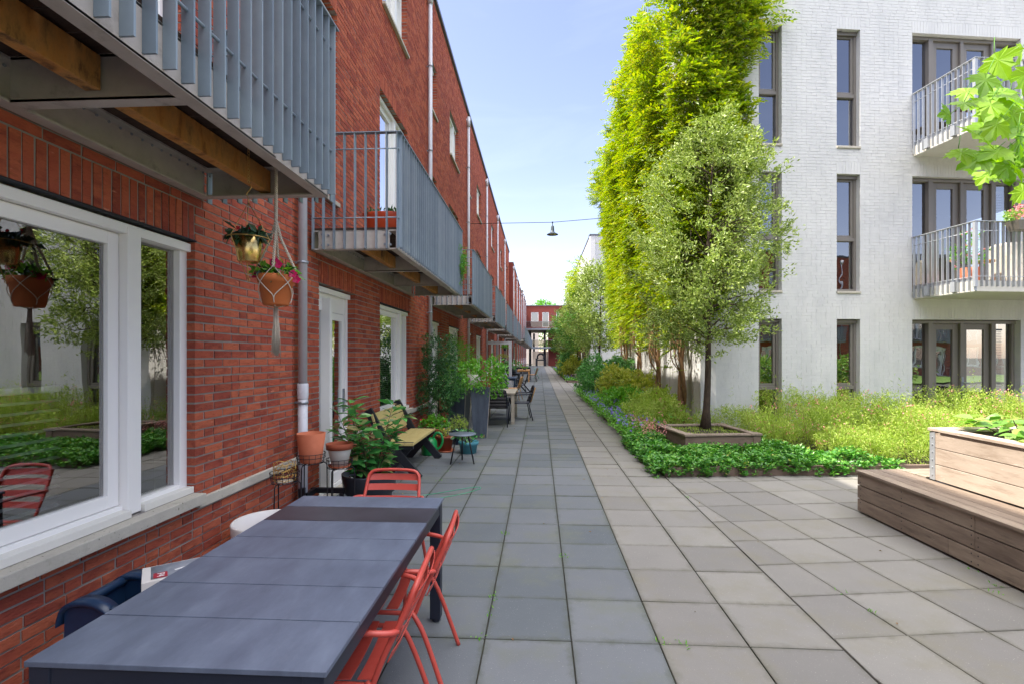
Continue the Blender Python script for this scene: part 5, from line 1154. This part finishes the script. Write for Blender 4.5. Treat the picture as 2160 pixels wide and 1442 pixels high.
def geranium():
    g = np.random.default_rng(53); n = 900; y = g.uniform(9.2, 21.5, n); x = 1.70+np.abs(g.normal(size=n))*.38-.12; z = .16+.16*g.random(n)+np.clip((x-1.7), 0, 1)*.18; Pc = np.stack([x, y, z], 1); per = 14
    a = g.random((n, per))*6.283; D = np.stack([np.cos(a), np.sin(a), g.uniform(0, .7, (n, per))], 2); P = Pc[:, None]+g.normal(size=(n, per, 3))*[.09, .12, .05]; P[..., 2] = np.maximum(P[..., 2], .02); k = n*per
    mass('low_leaves', 'light green geranium leaves along the path edge of the near bed', P.reshape(-1, 3), D.reshape(-1, 3), .055*(.6+.6*g.random(k)), .04, m_lite)
    n = 420; y = g.uniform(9.2, 19, n); x = 1.66+np.abs(g.normal(size=n))*.35-.1; z = .26+.16*g.random(n)+np.clip(x-1.7, 0, 1)*.2; c_ = np.stack([x, y, z], 1)[:, None].repeat(5, 1); a = (np.arange(5)*1.2566)[None]+g.random((n, 1)); D = np.stack([np.cos(a), -.3+0*a, np.sin(a)], 2)
    mass('violet_flowers', 'violet geranium flowers along the path edge of the near bed', c_.reshape(-1, 3), D.reshape(-1, 3), .030, .026, m_purp, 'flowers', fold=.0)
    n = 160; y = g.uniform(8.6, 10.6, n); x = 1.75+g.random(n)*.5; z = .3+.15*g.random(n); c_ = np.stack([x, y, z], 1)[:, None].repeat(5, 1)+g.normal(size=(n, 5, 3))*.02
    mass('coral_flowers', 'coral pink flowers between the ground cover and the violet geraniums', c_.reshape(-1, 3), g.normal(size=(n*5, 3)), .024, .02, m_pink, 'flowers')
geranium()
def shrub(c_, rad, n, L, W, mat, seed, label, per=9, group='leafy shrubs in the planting beds'):
    t = thing('shrub', label, 'shrub', (c_[0], c_[1], .08), group=group); bush(t, c_, rad, n, L, W, mat, seed, per=per, hollow=.45, sp=L*.9); st = MB(); g = random.Random(seed)
    for i in range(9): a = g.random()*6.28; st.tube([(c_[0]+.1*math.cos(a), c_[1]+.1*math.sin(a), .08), (c_[0]+rad[0]*.6*math.cos(a), c_[1]+rad[1]*.6*math.sin(a), c_[2]+rad[2]*.4)], [.014, .005], 5)
    st.build('stem', m_bark, t, world=True); return t
S_ = [((2.15, 18.4, .62), (.72, .95, .58), 620, m_rho, 'dark green glossy shrub leaning out over the path at the end of the near bed'), ((2.3, 20.6, .85), (.8, 1.1, .72), 560, m_rho, 'tall dark green shrub behind the leaning one at the end of the near bed'),
      ((2.45, 16.0, .68), (.62, 1.0, .56), 520, m_ysh, 'yellowing broad-leaved shrub in the middle of the near bed'), ((2.75, 13.9, .62), (.52, .95, .50), 460, m_ysh, 'yellow green shrub before the vine trunks in the near bed'),
      ((2.85, 17.6, .95), (.45, 1.6, .6), 480, m_rho, 'green shrub against the sunny white wall behind the yellowing one'), ((2.2, 13.2, .42), (.5, 1.3, .34), 420, m_lite, 'fresh green low shrub beside the violet flowers'),
      ((2.6, 11.3, .42), (.55, 1.0, .38), 420, m_fea, 'soft olive green low shrub in front of the thick vine trunk'),
      ((2.3, 34.5, .75), (.7, 1.3, .68), 420, m_ysh, 'yellow green shrub beside the far timber box'), ((2.2, 37.5, .9), (.75, 1.5, .85), 420, m_rho, 'dark green shrub farther along the farther bed'), ((2.2, 41.5, .9), (.8, 2.0, .85), 420, m_rho, 'farthest dark green shrub of the farther bed'), ((2.15, 39.3, .7), (.7, .9, .6), 300, m_ysh, 'yellow tinted shrub between the two dark shrubs of the farther bed')]
for i, (c_, r_, n, mt, l) in enumerate(S_): shrub(c_, r_, n, .10 if c_[1] < 25 else .14, .042 if c_[1] < 25 else .07, mt, 70+i, l)
g = np.random.default_rng(54); n = 3000; Pf = np.stack([1.65+g.random(n)*.8, g.uniform(30.9, 60, n), .1+.15*g.random(n)], 1)
mass('low_leaves', 'low green edging of the farther bed', Pf, unit(n, g)+[0, 0, .5], .12, .07, m_lite); Pf = Pf[:500]+[0, 0, .12]; mass('violet_flowers', 'violet flowers edging the farther bed', Pf, unit(500, g), .06, .05, m_purp, 'flowers')
# ---------------------------------------------------------------- climbing vines
def vine(label, yc, y1, zt, nS, seed, per=13, L=.085, W=.030, front=True, x0=3.18, fx=1.0, zmin=2.0, base_pts=(), far=False):
    t = thing('climbing_vine', label, 'climbing plant', (x0-.15, yc+.5, .08)); g = np.random.default_rng(seed); Pc = []; Nc = []
    def dep(y, z):
        b = float(np.interp(z, [2.6, 4.3, 6.2, 8.6, 9.5], [.14, .50, 1.0, 1.12, .98]))
        if z < 7.6: b *= 1-.5*min(1, max(0, (y-yc-5.5)/3))
        return b*(.80+.24*math.sin(y*2.1+z*.9+seed)*math.sin(z*1.5-y*.6)+.14*math.sin(y*4.3+z)*math.sin(z*3.1-y))
    def low(y): return zmin+.5+.5*math.sin(y*1.9+seed)+.35*math.sin(y*4.3)
    def top(y): return zt+.2*math.sin(y*2.2)+.15*math.sin(y*5.1)-(0.12*(y-yc) if far else (.75*min(1, max(0, y-yc-3.2))))
    while len(Pc) < nS:
        y = g.uniform(yc-.1, y1); z = g.uniform(zmin-.8, zt+.5)
        if z < low(y) and g.random() > .05: continue
        if z > top(y): continue
        if z < zmin+1.6 and g.random() < .45: continue
        d = dep(y, z)*fx; u = g.random()**.45; x = x0-.05-d*u-.02
        if z < 3.2: x = x0-.05-d*u*.8
        Pc.append((x, y, z)); Nc.append((-1, g.normal()*.5, .15+(.8 if z > top(y)-.5 else 0)))
    if front:
        def edge(z):   # how far the vine wraps onto the front wall, in metres along it
            pts = [(2.0, .05), (3.0, .2), (4.0, .7), (5.2, .95), (6.2, .98), (6.7, .80), (7.4, .82), (7.9, 1.1), (8.3, 1.2), (8.6, .95), (8.9, .5), (9.15, .2)]
            for (a, b), (c, d) in zip(pts, pts[1:]):
                if a <= z <= c: return b+(d-b)*(z-a)/(c-a)
            return 0
        k = 0
        while k < int(nS*.42):
            z = g.uniform(2.4, 9.4); s_ = g.uniform(-.75, 1.3); e = edge(z)*(1+.1*math.sin(z*6))
            if s_ > e: continue
            d = (.10+.62*(1-max(0, s_)/(e+.25)))*(.75+.3*math.sin(z*2.3+s_*3))*g.random()**.45; Pc.append((x0+s_*math.cos(B7)+d*math.sin(B7), yc+s_*math.sin(B7)-d*math.cos(B7), z)); Nc.append((g.normal()*.5-.2, -1, .2)); k += 1
        for i in range(26): s_ = g.uniform(.9, 1.45); z = 8.35+g.normal()*.22+(.2 if s_ > 1.2 else 0); Pc.append((x0+s_, yc+.13*s_-.15, z)); Nc.append((.8, -.6, .3))
    Pc = np.array(Pc); Nc = np.array(Nc); n = len(Pc)
    # each spray: a drooping rachis with paired leaflets
    ax = Nc/np.linalg.norm(Nc, axis=1, keepdims=True)+g.normal(size=(n, 3))*.45+[0, 0, -.05]; ax /= np.linalg.norm(ax, axis=1, keepdims=True)
    sd_ = np.cross(ax, np.array([0, 0, 1.])+g.normal(size=(n, 3))*.3); sd_ /= np.linalg.norm(sd_, axis=1, keepdims=True); nn = np.cross(sd_, ax)
    tt = np.linspace(.1, 1, per); side = np.where(np.arange(per) % 2 == 0, 1., -1.); side[-1] = 0; RL = (L*3.1)*(.7+.6*g.random((n, 1, 1)))
    P = Pc[:, None]+ax[:, None]*tt[None, :, None]*RL-np.array([0, 0, 1])*(tt[None, :, None]**2)*RL*.35
    D = ax[:, None]*.75+sd_[:, None]*side[None, :, None]*.9+np.array([0, 0, -.25])+g.normal(size=(n, per, 3))*.12; U = nn[:, None]+g.normal(size=(n, per, 3))*.25; k = n*per
    leaves('foliage', P.reshape(k, 3), D.reshape(k, 3), U.reshape(k, 3), (L*(.55+.8*g.random((n, 1)))*(.8+.4*g.random((n, per)))).ravel(), (W*(.6+.7*g.random((n, 1)))*np.ones((n, per))).ravel(), m_vine, t)
    st = MB()
    for (y, zz, r) in base_pts:
        st = MB()
        for q in range(4):
            a0 = g.uniform(0, 6.28); N = 16; P_ = []
            for i in range(N+1): f = i/N; P_.append((x0-.16-.05*math.cos(a0+f*9)*(1-.3*f)-.06*f, y+.07*math.sin(a0+f*9)*(1-.2*f)+(q-1.5)*.22*f**2.2, .05+zz*f))
            st.tube(P_, [r*(1.1-.6*i/N) for i in range(N+1)], 7)
        for q in range(10):
            yy = y+g.normal()*.3; z0_ = g.uniform(1.2, 2.2); st.tube(smooth_path([(x0-.2, y+g.normal()*.05, z0_), (x0-.3-.2*g.random(), (y+yy)/2, z0_+.4), (x0-.2, yy, z0_+1.2), (x0-.35, yy+g.normal()*.3, z0_+2.6)], 2), .008+.006*g.random(), 5)
        st.build('trunk', m_vbark, t, world=True)
    hs = MB()
    for i in range(130):
        y = g.choice([b[0] for b in base_pts])+g.normal()*.42; z = g.uniform(2.0, 3.4); l_ = g.uniform(.5, 1.3); x = x0-.12-.3*g.random(); hs.tube([(x, y, z), (x+g.normal()*.03, y+g.normal()*.04, z-l_*.5), (x+g.normal()*.03, y+g.normal()*.05, z-l_)], .0035, 3)
    hs.build('hanging_runner', m_vbark, t, world=True)
    return t
vine('huge bright green climbing vine covering the corner and side wall of the nearer white building', 10.09, 20.4, 9.12, 8600, 90, L=.105, W=.042, base_pts=((10.75, 2.6, .045), (12.9, 2.7, .035), (15.2, 2.8, .035), (17.6, 2.8, .03)))
vine('yellow green climbing vine on the corner of the second white building', 31.6, 46, 7.6, 1500, 91, per=9, L=.16, W=.07, front=False, fx=1.1, base_pts=((33, 2.6, .05), (37, 2.6, .05)), zmin=2.2, far=True)
# ---------------------------------------------------------------- timber bench and raised planter on the right
def platform():
    t = thing('timber_bench', 'low dark weathered timber platform bench wrapping around the pale raised planter', 'bench', (3.34, 3, 0)); ya = 5.45
    mb = MB()
    for i, (z0, z1) in enumerate(((.02, .145), (.155, .285), (.295, .415))):
        for a, b in ((-2.5, .4), (.404, 2.30), (2.304, 4.28), (4.284, ya)) if i == 0 else (((-2.5, 1.2), (1.204, 4.03), (4.034, ya)) if i == 2 else ((-2.5, 1.9), (1.904, 4.03), (4.034, ya))): mb.box(3.335, 3.36, a, b, z0, z1)
    mb.build('front_board', m_teak, t, world=True, bevel=.003)
    mb = MB(); c_, s_ = math.cos(B7), math.sin(B7)
    for z0, z1 in ((.02, .145), (.155, .285), (.295, .415)): mb.box(0.03, 4.0, -.025, 0, z0, z1, Matrix.Translation((3.335, ya, 0)) @ Matrix.Rotation(B7, 4, 'Z'))
    mb.build('end_board', m_teak, t, world=True, bevel=.003)
    mb = MB(); xs = [3.318, 3.432, 3.546, 3.66, 3.774]
    for i in range(4):
        a, b = xs[i], xs[i+1]-.006
        e = ya+(a-3.318)*.137; e2 = ya+(b-3.318)*.137
        for q, (p, r_) in enumerate(((-2.5, 1.3+.3*i), (1.303+.3*i, None))):
            v = [(a, p), (b, p), (b, r_ if r_ else e2), (a, r_ if r_ else e)]; mb.add([(x, y, .42) for x, y in v]+[(x, y, .445) for x, y in v], [(3, 2, 1, 0), (4, 5, 6, 7), (0, 1, 5, 4), (1, 2, 6, 5), (2, 3, 7, 6), (3, 0, 4, 7)])
    mb.build('seat_board', m_teak, t, world=True, bevel=.003)
    mb = MB()
    for i in range(3): mb.box(.455, 4.0, -.115*(i+1)+.006+.001, -.115*i-.0, .42, .445, Matrix.Translation((3.325, ya, 0)) @ Matrix.Rotation(B7, 4, 'Z'))
    mb.build('end_seat_board', m_teakx, t, world=True, bevel=.003)
    MB().box(3.37, 7, -2.4, ya-.12, .04, .40).build('inner_frame', m_darkst, t, world=True)
platform()
def screws():
    t = bpy.data.objects['timber_bench']; mb = MB()
    for z0 in (.05, .115, .185, .255, .325, .385):
        for y in (5.40, 5.41-.6, 4.06, 4.00, 3.42, 2.35, 2.25, 1.5, .5): 
            if abs(z0-.35) > .06 or y > 4: mb.tube([(3.336, y, z0), (3.3335, y, z0)], .0055, 8)
    mb.build('screw', m_darkst, t, world=True)
screws()
def litter():
    g = np.random.default_rng(99); n = 170; P = np.stack([g.uniform(-1.9, 3.2, n), g.uniform(1.2, 12, n), np.full(n, .006)], 1); q = g.random(n) < .55; P[q, 0] = 1.55-np.abs(g.normal(size=q.sum()))*.28; P[q, 1] = g.uniform(6.5, 16, q.sum()); P[::3, 0] = -1.5-g.random(len(P[::3]))*.7; P[::3, 1] = g.uniform(5.2, 12.5, len(P[::3]))
    D = g.normal(size=(n, 3))*[1, 1, .12]; U = np.tile([0, 0, 1.], (n, 1))+g.normal(size=(n, 3))*.3
    tag(leaves('leaf_litter', P, D, U, .028*(.4+g.random(n)), .014, m_ysh_dry, world=True), 'small dry leaves and crumbs scattered over the paving', 'litter', kind='stuff')
m_ysh_dry = M('dry leaf', ['#4a3420', '#7a5a34', '#9c8450', '#5a6030'], .8)
litter()
def raised():
    t = thing('raised_planter', 'pale sunlit timber raised planter with a metal corner strip on top of the platform bench', 'planter', (3.78, 3, .445)); ya = 5.06
    mb = MB(); z = .452
    for i in range(3):
        for a, b in ((-2.5, 2.2), (2.203, ya)): mb.box(3.785, 3.81, a, b, z+.155*i, z+.155*(i+1)-.006)
    mb.build('side_board', m_box, t, world=True, bevel=.003); mb = MB()
    for i in range(3): mb.box(.03, 3.6, -.025, 0, z+.155*i, z+.155*(i+1)-.006, Matrix.Translation((3.785, ya+.0, 0)) @ Matrix.Rotation(B7, 4, 'Z'))
    mb.build('end_board', m_box, t, world=True, bevel=.003)
    mb = MB(); mb.box(3.765, 3.90, -2.5, ya-.11, .918, .945); mb.build('cap_board', m_box, t, world=True, bevel=.003)
    mb = MB(); mb.box(-.02, 3.6, -.12, .02, .918, .946, Matrix.Translation((3.785, ya, 0)) @ Matrix.Rotation(B7, 4, 'Z')); mb.build('cap_board', m_box, t, world=True, bevel=.003)
    mb = MB(); mb.box(3.778, 3.784, ya-.052, ya+.004, .452, .912); mb.box(3.778, 3.84, ya+.005, ya+.011, .452, .912); cs = mb.build('corner_strip', m_rail, t, world=True)
    mb = MB()
    for z_ in (.50, .57, .645, .72, .79, .86): mb.tube([(3.779, ya-.024, z_), (3.771, ya-.024, z_)], .007, 8)
    mb.build('bolt', m_rail, t, world=True)
    MB().box(3.82, 7, -2.4, ya-.2, .5, .86).build('soil', m_soil, t, world=True)
raised()
def hydr():
    g = np.random.default_rng(61)
    for i, (x, y, rr, hh, l) in enumerate(((4.4, 4.75, .40, .22, 'pale green broad-leaved plant at the left end of the raised planter'), (5.0, 4.55, .5, .32, 'pale green broad-leaved plant in the middle of the raised planter'), (5.6, 4.9, .5, .40, 'taller broad-leaved plant at the right edge of the raised planter'), (4.3, 4.05, .38, .16, 'low yellowing broad-leaved plant behind the cap board of the raised planter'))):
        t = thing('leafy_plant', l, 'plant', (x, y, .86), group='broad-leaved plants in the raised planter'); V = []; F = []; st = MB()
        for k in range(95):
            a = g.uniform(0, 6.283); r = rr*g.random()**.5; p = Vector((x+r*math.cos(a), y+r*math.sin(a), .90+hh*g.uniform(.15, 1)*(1-.4*(r/rr)**2)))
            if k % 5 == 0: st.tube([(x+(p.x-x)*.3, y+(p.y-y)*.3, .85), p], .004, 4)
            a += g.normal()*.6; d = Vector((math.cos(a), math.sin(a), g.uniform(-.25, .35))).normalized(); u = (Vector((0, 0, 1))+Vector(g.normal(size=3))*.3).normalized(); s_ = d.cross(u).normalized(); n = s_.cross(d); L_ = g.uniform(.09, .17); W_ = L_*.62; b = len(V)
            for a_, w0 in [(0, .0), (.1, .55), (.3, 1.), (.55, .92), (.8, .5), (1, 0)]: c_ = p+d*L_*a_-n*L_*.30*a_*a_; V += [c_+s_*W_*.5*w0+n*W_*.10*w0, c_, c_-s_*W_*.5*w0+n*W_*.10*w0]
            for j in range(5): F += [(b+3*j, b+3*j+1, b+3*j+4, b+3*j+3), (b+3*j+1, b+3*j+2, b+3*j+5, b+3*j+4)]
        mesh_np('leaves', [tuple(v) for v in V], F, m_hyd, t, smooth=True, world=True); st.build('stem', m_bark, t, world=True)
hydr()
# ---------------------------------------------------------------- maple branch reaching in from the right
def maple():
    t = thing('maple_tree', 'maple with large bright lobed leaves reaching in from the right edge', 'tree', (4.6, 3.1, .86))
    MB().tube(smooth_path([(4.6, 3.1, .86), (4.55, 3.05, 2.0), (4.4, 3.0, 3.2), (4.3, 2.9, 4.2)], 2), [.09-.004*i for i in range(14)] if False else .06, 10).build('trunk', m_bark, t, world=True)
    g = np.random.default_rng(77); br = MB(); mains = [[(4.45, 3.0, 2.7), (3.6, 2.8, 3.0), (2.9, 2.65, 2.95), (2.45, 2.6, 2.86)], [(4.4, 3.0, 2.5), (3.4, 2.75, 2.7), (2.8, 2.65, 2.66), (2.3, 2.55, 2.70)], [(4.35, 2.95, 3.3), (3.5, 2.8, 3.25), (2.9, 2.7, 3.15), (2.5, 2.6, 3.08)]]
    for m_ in mains: Q = smooth_path(m_, 2); br.tube(Q, [.016-.014*i/(len(Q)-1) for i in range(len(Q))], 7)
    V = []; F = []
    out = [(0, .0), (.10, .07), (.30, .02), (.26, .13), (.50, .22), (.42, .26), (.60, .40), (.44, .40), (.40, .52), (.28, .46), (.24, .62), (.30, .70), (.16, .74), (.13, .88), (0, 1.0)]
    ol = [(x, y) for x, y in out]+[(-x, y) for x, y in out[-2:0:-1]]
    Lp = [(2.06, 2.15, 2.80, .15), (2.16, 2.2, 2.62, .16), (2.02, 2.12, 2.50, .17), (2.13, 2.1, 2.44, .17), (2.02, 2.08, 2.36, .15), (2.14, 2.14, 2.30, .16), (2.20, 2.2, 2.22, .14), (2.05, 2.1, 2.20, .15), (1.92, 2.06, 2.26, .15), (1.85, 2.04, 2.44, .10), (1.78, 2.02, 2.36, .09), (1.90, 2.0, 2.56, .13), (2.18, 2.15, 2.72, .15), (2.10, 2.2, 2.58, .17), (1.98, 2.1, 2.16, .14), (2.10, 2.12, 2.10, .13), (2.2, 2.2, 2.05, .13), (2.22, 2.2, 2.40, .17), (2.2, 2.22, 2.52, .16), (2.05, 2.2, 2.42, .15), (1.95, 2.15, 2.60, .12), (2.15, 2.2, 2.18, .15), (2.25, 2.25, 2.32, .17), (1.88, 2.1, 2.20, .12), (2.25, 2.3, 2.66, .15)]
    Lp = [((p[0]-.25)*1.22+.06, p[1]*1.22, 2.52+(p[2]-2.05)*.82, p[3]*1.08) for p in Lp]
    for i, (x, y, z, s_) in enumerate(Lp+[(p[0]+.3+g.random()*.9, p[1]+g.normal()*.25+.2, p[2]+g.normal()*.25+.1, p[3]) for p in Lp for _ in range(3)]):
        c_ = Vector((x, y, z)); d = Vector((-.55+g.normal()*.45, -.3+g.normal()*.3, -.55+g.normal()*.3)).normalized(); n = (Vector((.15, -.75, .75))+Vector(g.normal(size=3))*.35).normalized(); n = (n-d*n.dot(d)).normalized(); e = n.cross(d); b = len(V)
        def pt(px, py): return c_+d*(py-.1)*s_+e*px*s_*1.05-n*s_*(.22*(py-.3)**2+.35*px*px)+n*s_*.05*abs(math.sin(px*9))
        V.append(pt(0, .30)); m = len(ol)
        V += [pt(px, py) for px, py in ol]; F += [(b, b+1+j, b+1+(j+1) % m) for j in range(m)]
        st_ = c_-d*s_*.1; br.tube([st_, st_+Vector((.05, .03, .05))-d*s_*.35], .0018, 4)
    mesh_np('leaves', [tuple(v) for v in V], F, m_maple, t, world=True, smooth=False); br.build('branch', m_lite, t, world=True)
maple()
# ---------------------------------------------------------------- things on and near the white building
nb = (math.sin(B7), -math.cos(B7))
def WP(s_, d): return (3.18+s_*math.cos(B7)+d*nb[0], 10.09+s_*math.sin(B7)+d*nb[1])
gw2 = 'black woven garden chairs before the ground floor glass doors'
wc = wicker(m_wick, m_wire, False, True); x, y = WP(6.35, .9); place(wc, (x, y, .05), R(40), 'black woven garden chair at the right of the ground floor glass doors', gw2)
x, y = WP(5.3, .6); place(copy_tree(wc), (x, y, .05), R(150), 'black woven garden chair low in front of the left glass door', gw2)
x, y = WP(4.95, .75); potplant(x, y, plain_prof(.14, .18, .3), m_terra, 'pink flowering plant in a terracotta pot on the middle balcony', m_lite, 70, .09, .03, .75, .26, 81, z=2.995, fl=(m_pink, 22, .03))
x, y = WP(5.3, .7)
t = thing('bistro_set', 'reddish wooden stool on the middle balcony', 'stool', (x, y, 2.995)); MB().lathe([(.001, .42), (.17, .42), (.17, .46), (.001, .46)], 20).build('seat', m_tan, t)
for a in (30, 120, 210, 300): MB().tube([(.12*math.cos(R(a)), .12*math.sin(R(a)), .42), (.17*math.cos(R(a)), .17*math.sin(R(a)), 0)], .015, 6).build('leg', m_oak, t)
x, y = WP(5.95, .75); sf = thing('covered_chair', 'beige covered lounge chair behind the railing of the middle balcony', 'chair', (x, y, 2.995), B7); mb = MB(); mb.add([(-.35, -.3, 0), (.4, -.3, 0), (.4, .3, 0), (-.35, .3, 0), (-.3, -.05, .8), (.28, -.05, .85), (.28, .28, .85), (-.3, .28, .8)], [(3, 2, 1, 0), (4, 5, 6, 7), (0, 1, 5, 4), (1, 2, 6, 5), (2, 3, 7, 6), (3, 0, 4, 7)]); mb.build('cover', m_conc, sf, bevel=.05)
x, y = WP(5.32, 1.42); t = thing('railing_planter', 'brown trough of pale pink flowers hooked on the middle balcony railing', 'planter', (x, y, 3.86), B7); mb = MB(); mb.add([(-.22, -.09, 0), (.22, -.09, 0), (.22, .09, 0), (-.22, .09, 0), (-.28, -.12, .16), (.28, -.12, .16), (.28, .12, .16), (-.28, .12, .16)], [(3, 2, 1, 0), (4, 5, 6, 7), (0, 1, 5, 4), (1, 2, 6, 5), (2, 3, 7, 6), (3, 0, 4, 7)]); mb.build('trough', m_taupe, t)
bush(t, (x, y, 4.10), (.30, .17, .13), 130, .05, .035, m_hyd, 83, per=5); bush(t, (x, y, 4.20), (.24, .14, .07), 60, .03, .03, m_pink, 84, per=7, name='flowers', hollow=.8)
x, y = WP(5.6, .35); t = thing('balcony_table', 'dark slatted folding table on the upper balcony', 'table', (x, y, 5.925), B7); mb = MB()
for i in range(5): mb.box(-.3, .3, -.3+i*.12, -.2+i*.12, .70, .72)
mb.build('tabletop', m_deck, t); MB().tube([(-.25, 0, 0), (.25, 0, .7)], .015, 6).tube([(.25, 0, 0), (-.25, 0, .7)], .015, 6).build('leg', m_wire, t)
x, y = WP(6.3, .8); potplant(x, y, plain_prof(.12, .15, .25), m_anth, 'small spiky plant on the upper balcony', m_fea, 40, .1, .02, .75, .15, 86, z=5.93)

# ---------------------------------------------------------------- the square behind the camera, seen only in reflections
tag(MB().box(3, 60, -13.5, -5, -.011, .012).build('lawn', M('lawn', ['#4a6a24', '#5f8030', '#789440'], .9, isl=0, nscale=3, namt=1)), None, None, kind='structure')
for i, (x, y) in enumerate(((8, -4.5), (10.6, -4.2), (13.2, -4.6), (16, -4.3), (19.5, -4.6))): shrub((x+6, y, .75), (1.3, .8, .75), 330, .16, .11, m_hyd, 200+i, f'broad-leaved shrub on the square behind the camera, {["first","second","third","fourth","fifth"][i]} from the path', per=6, group='shrubs on the square')
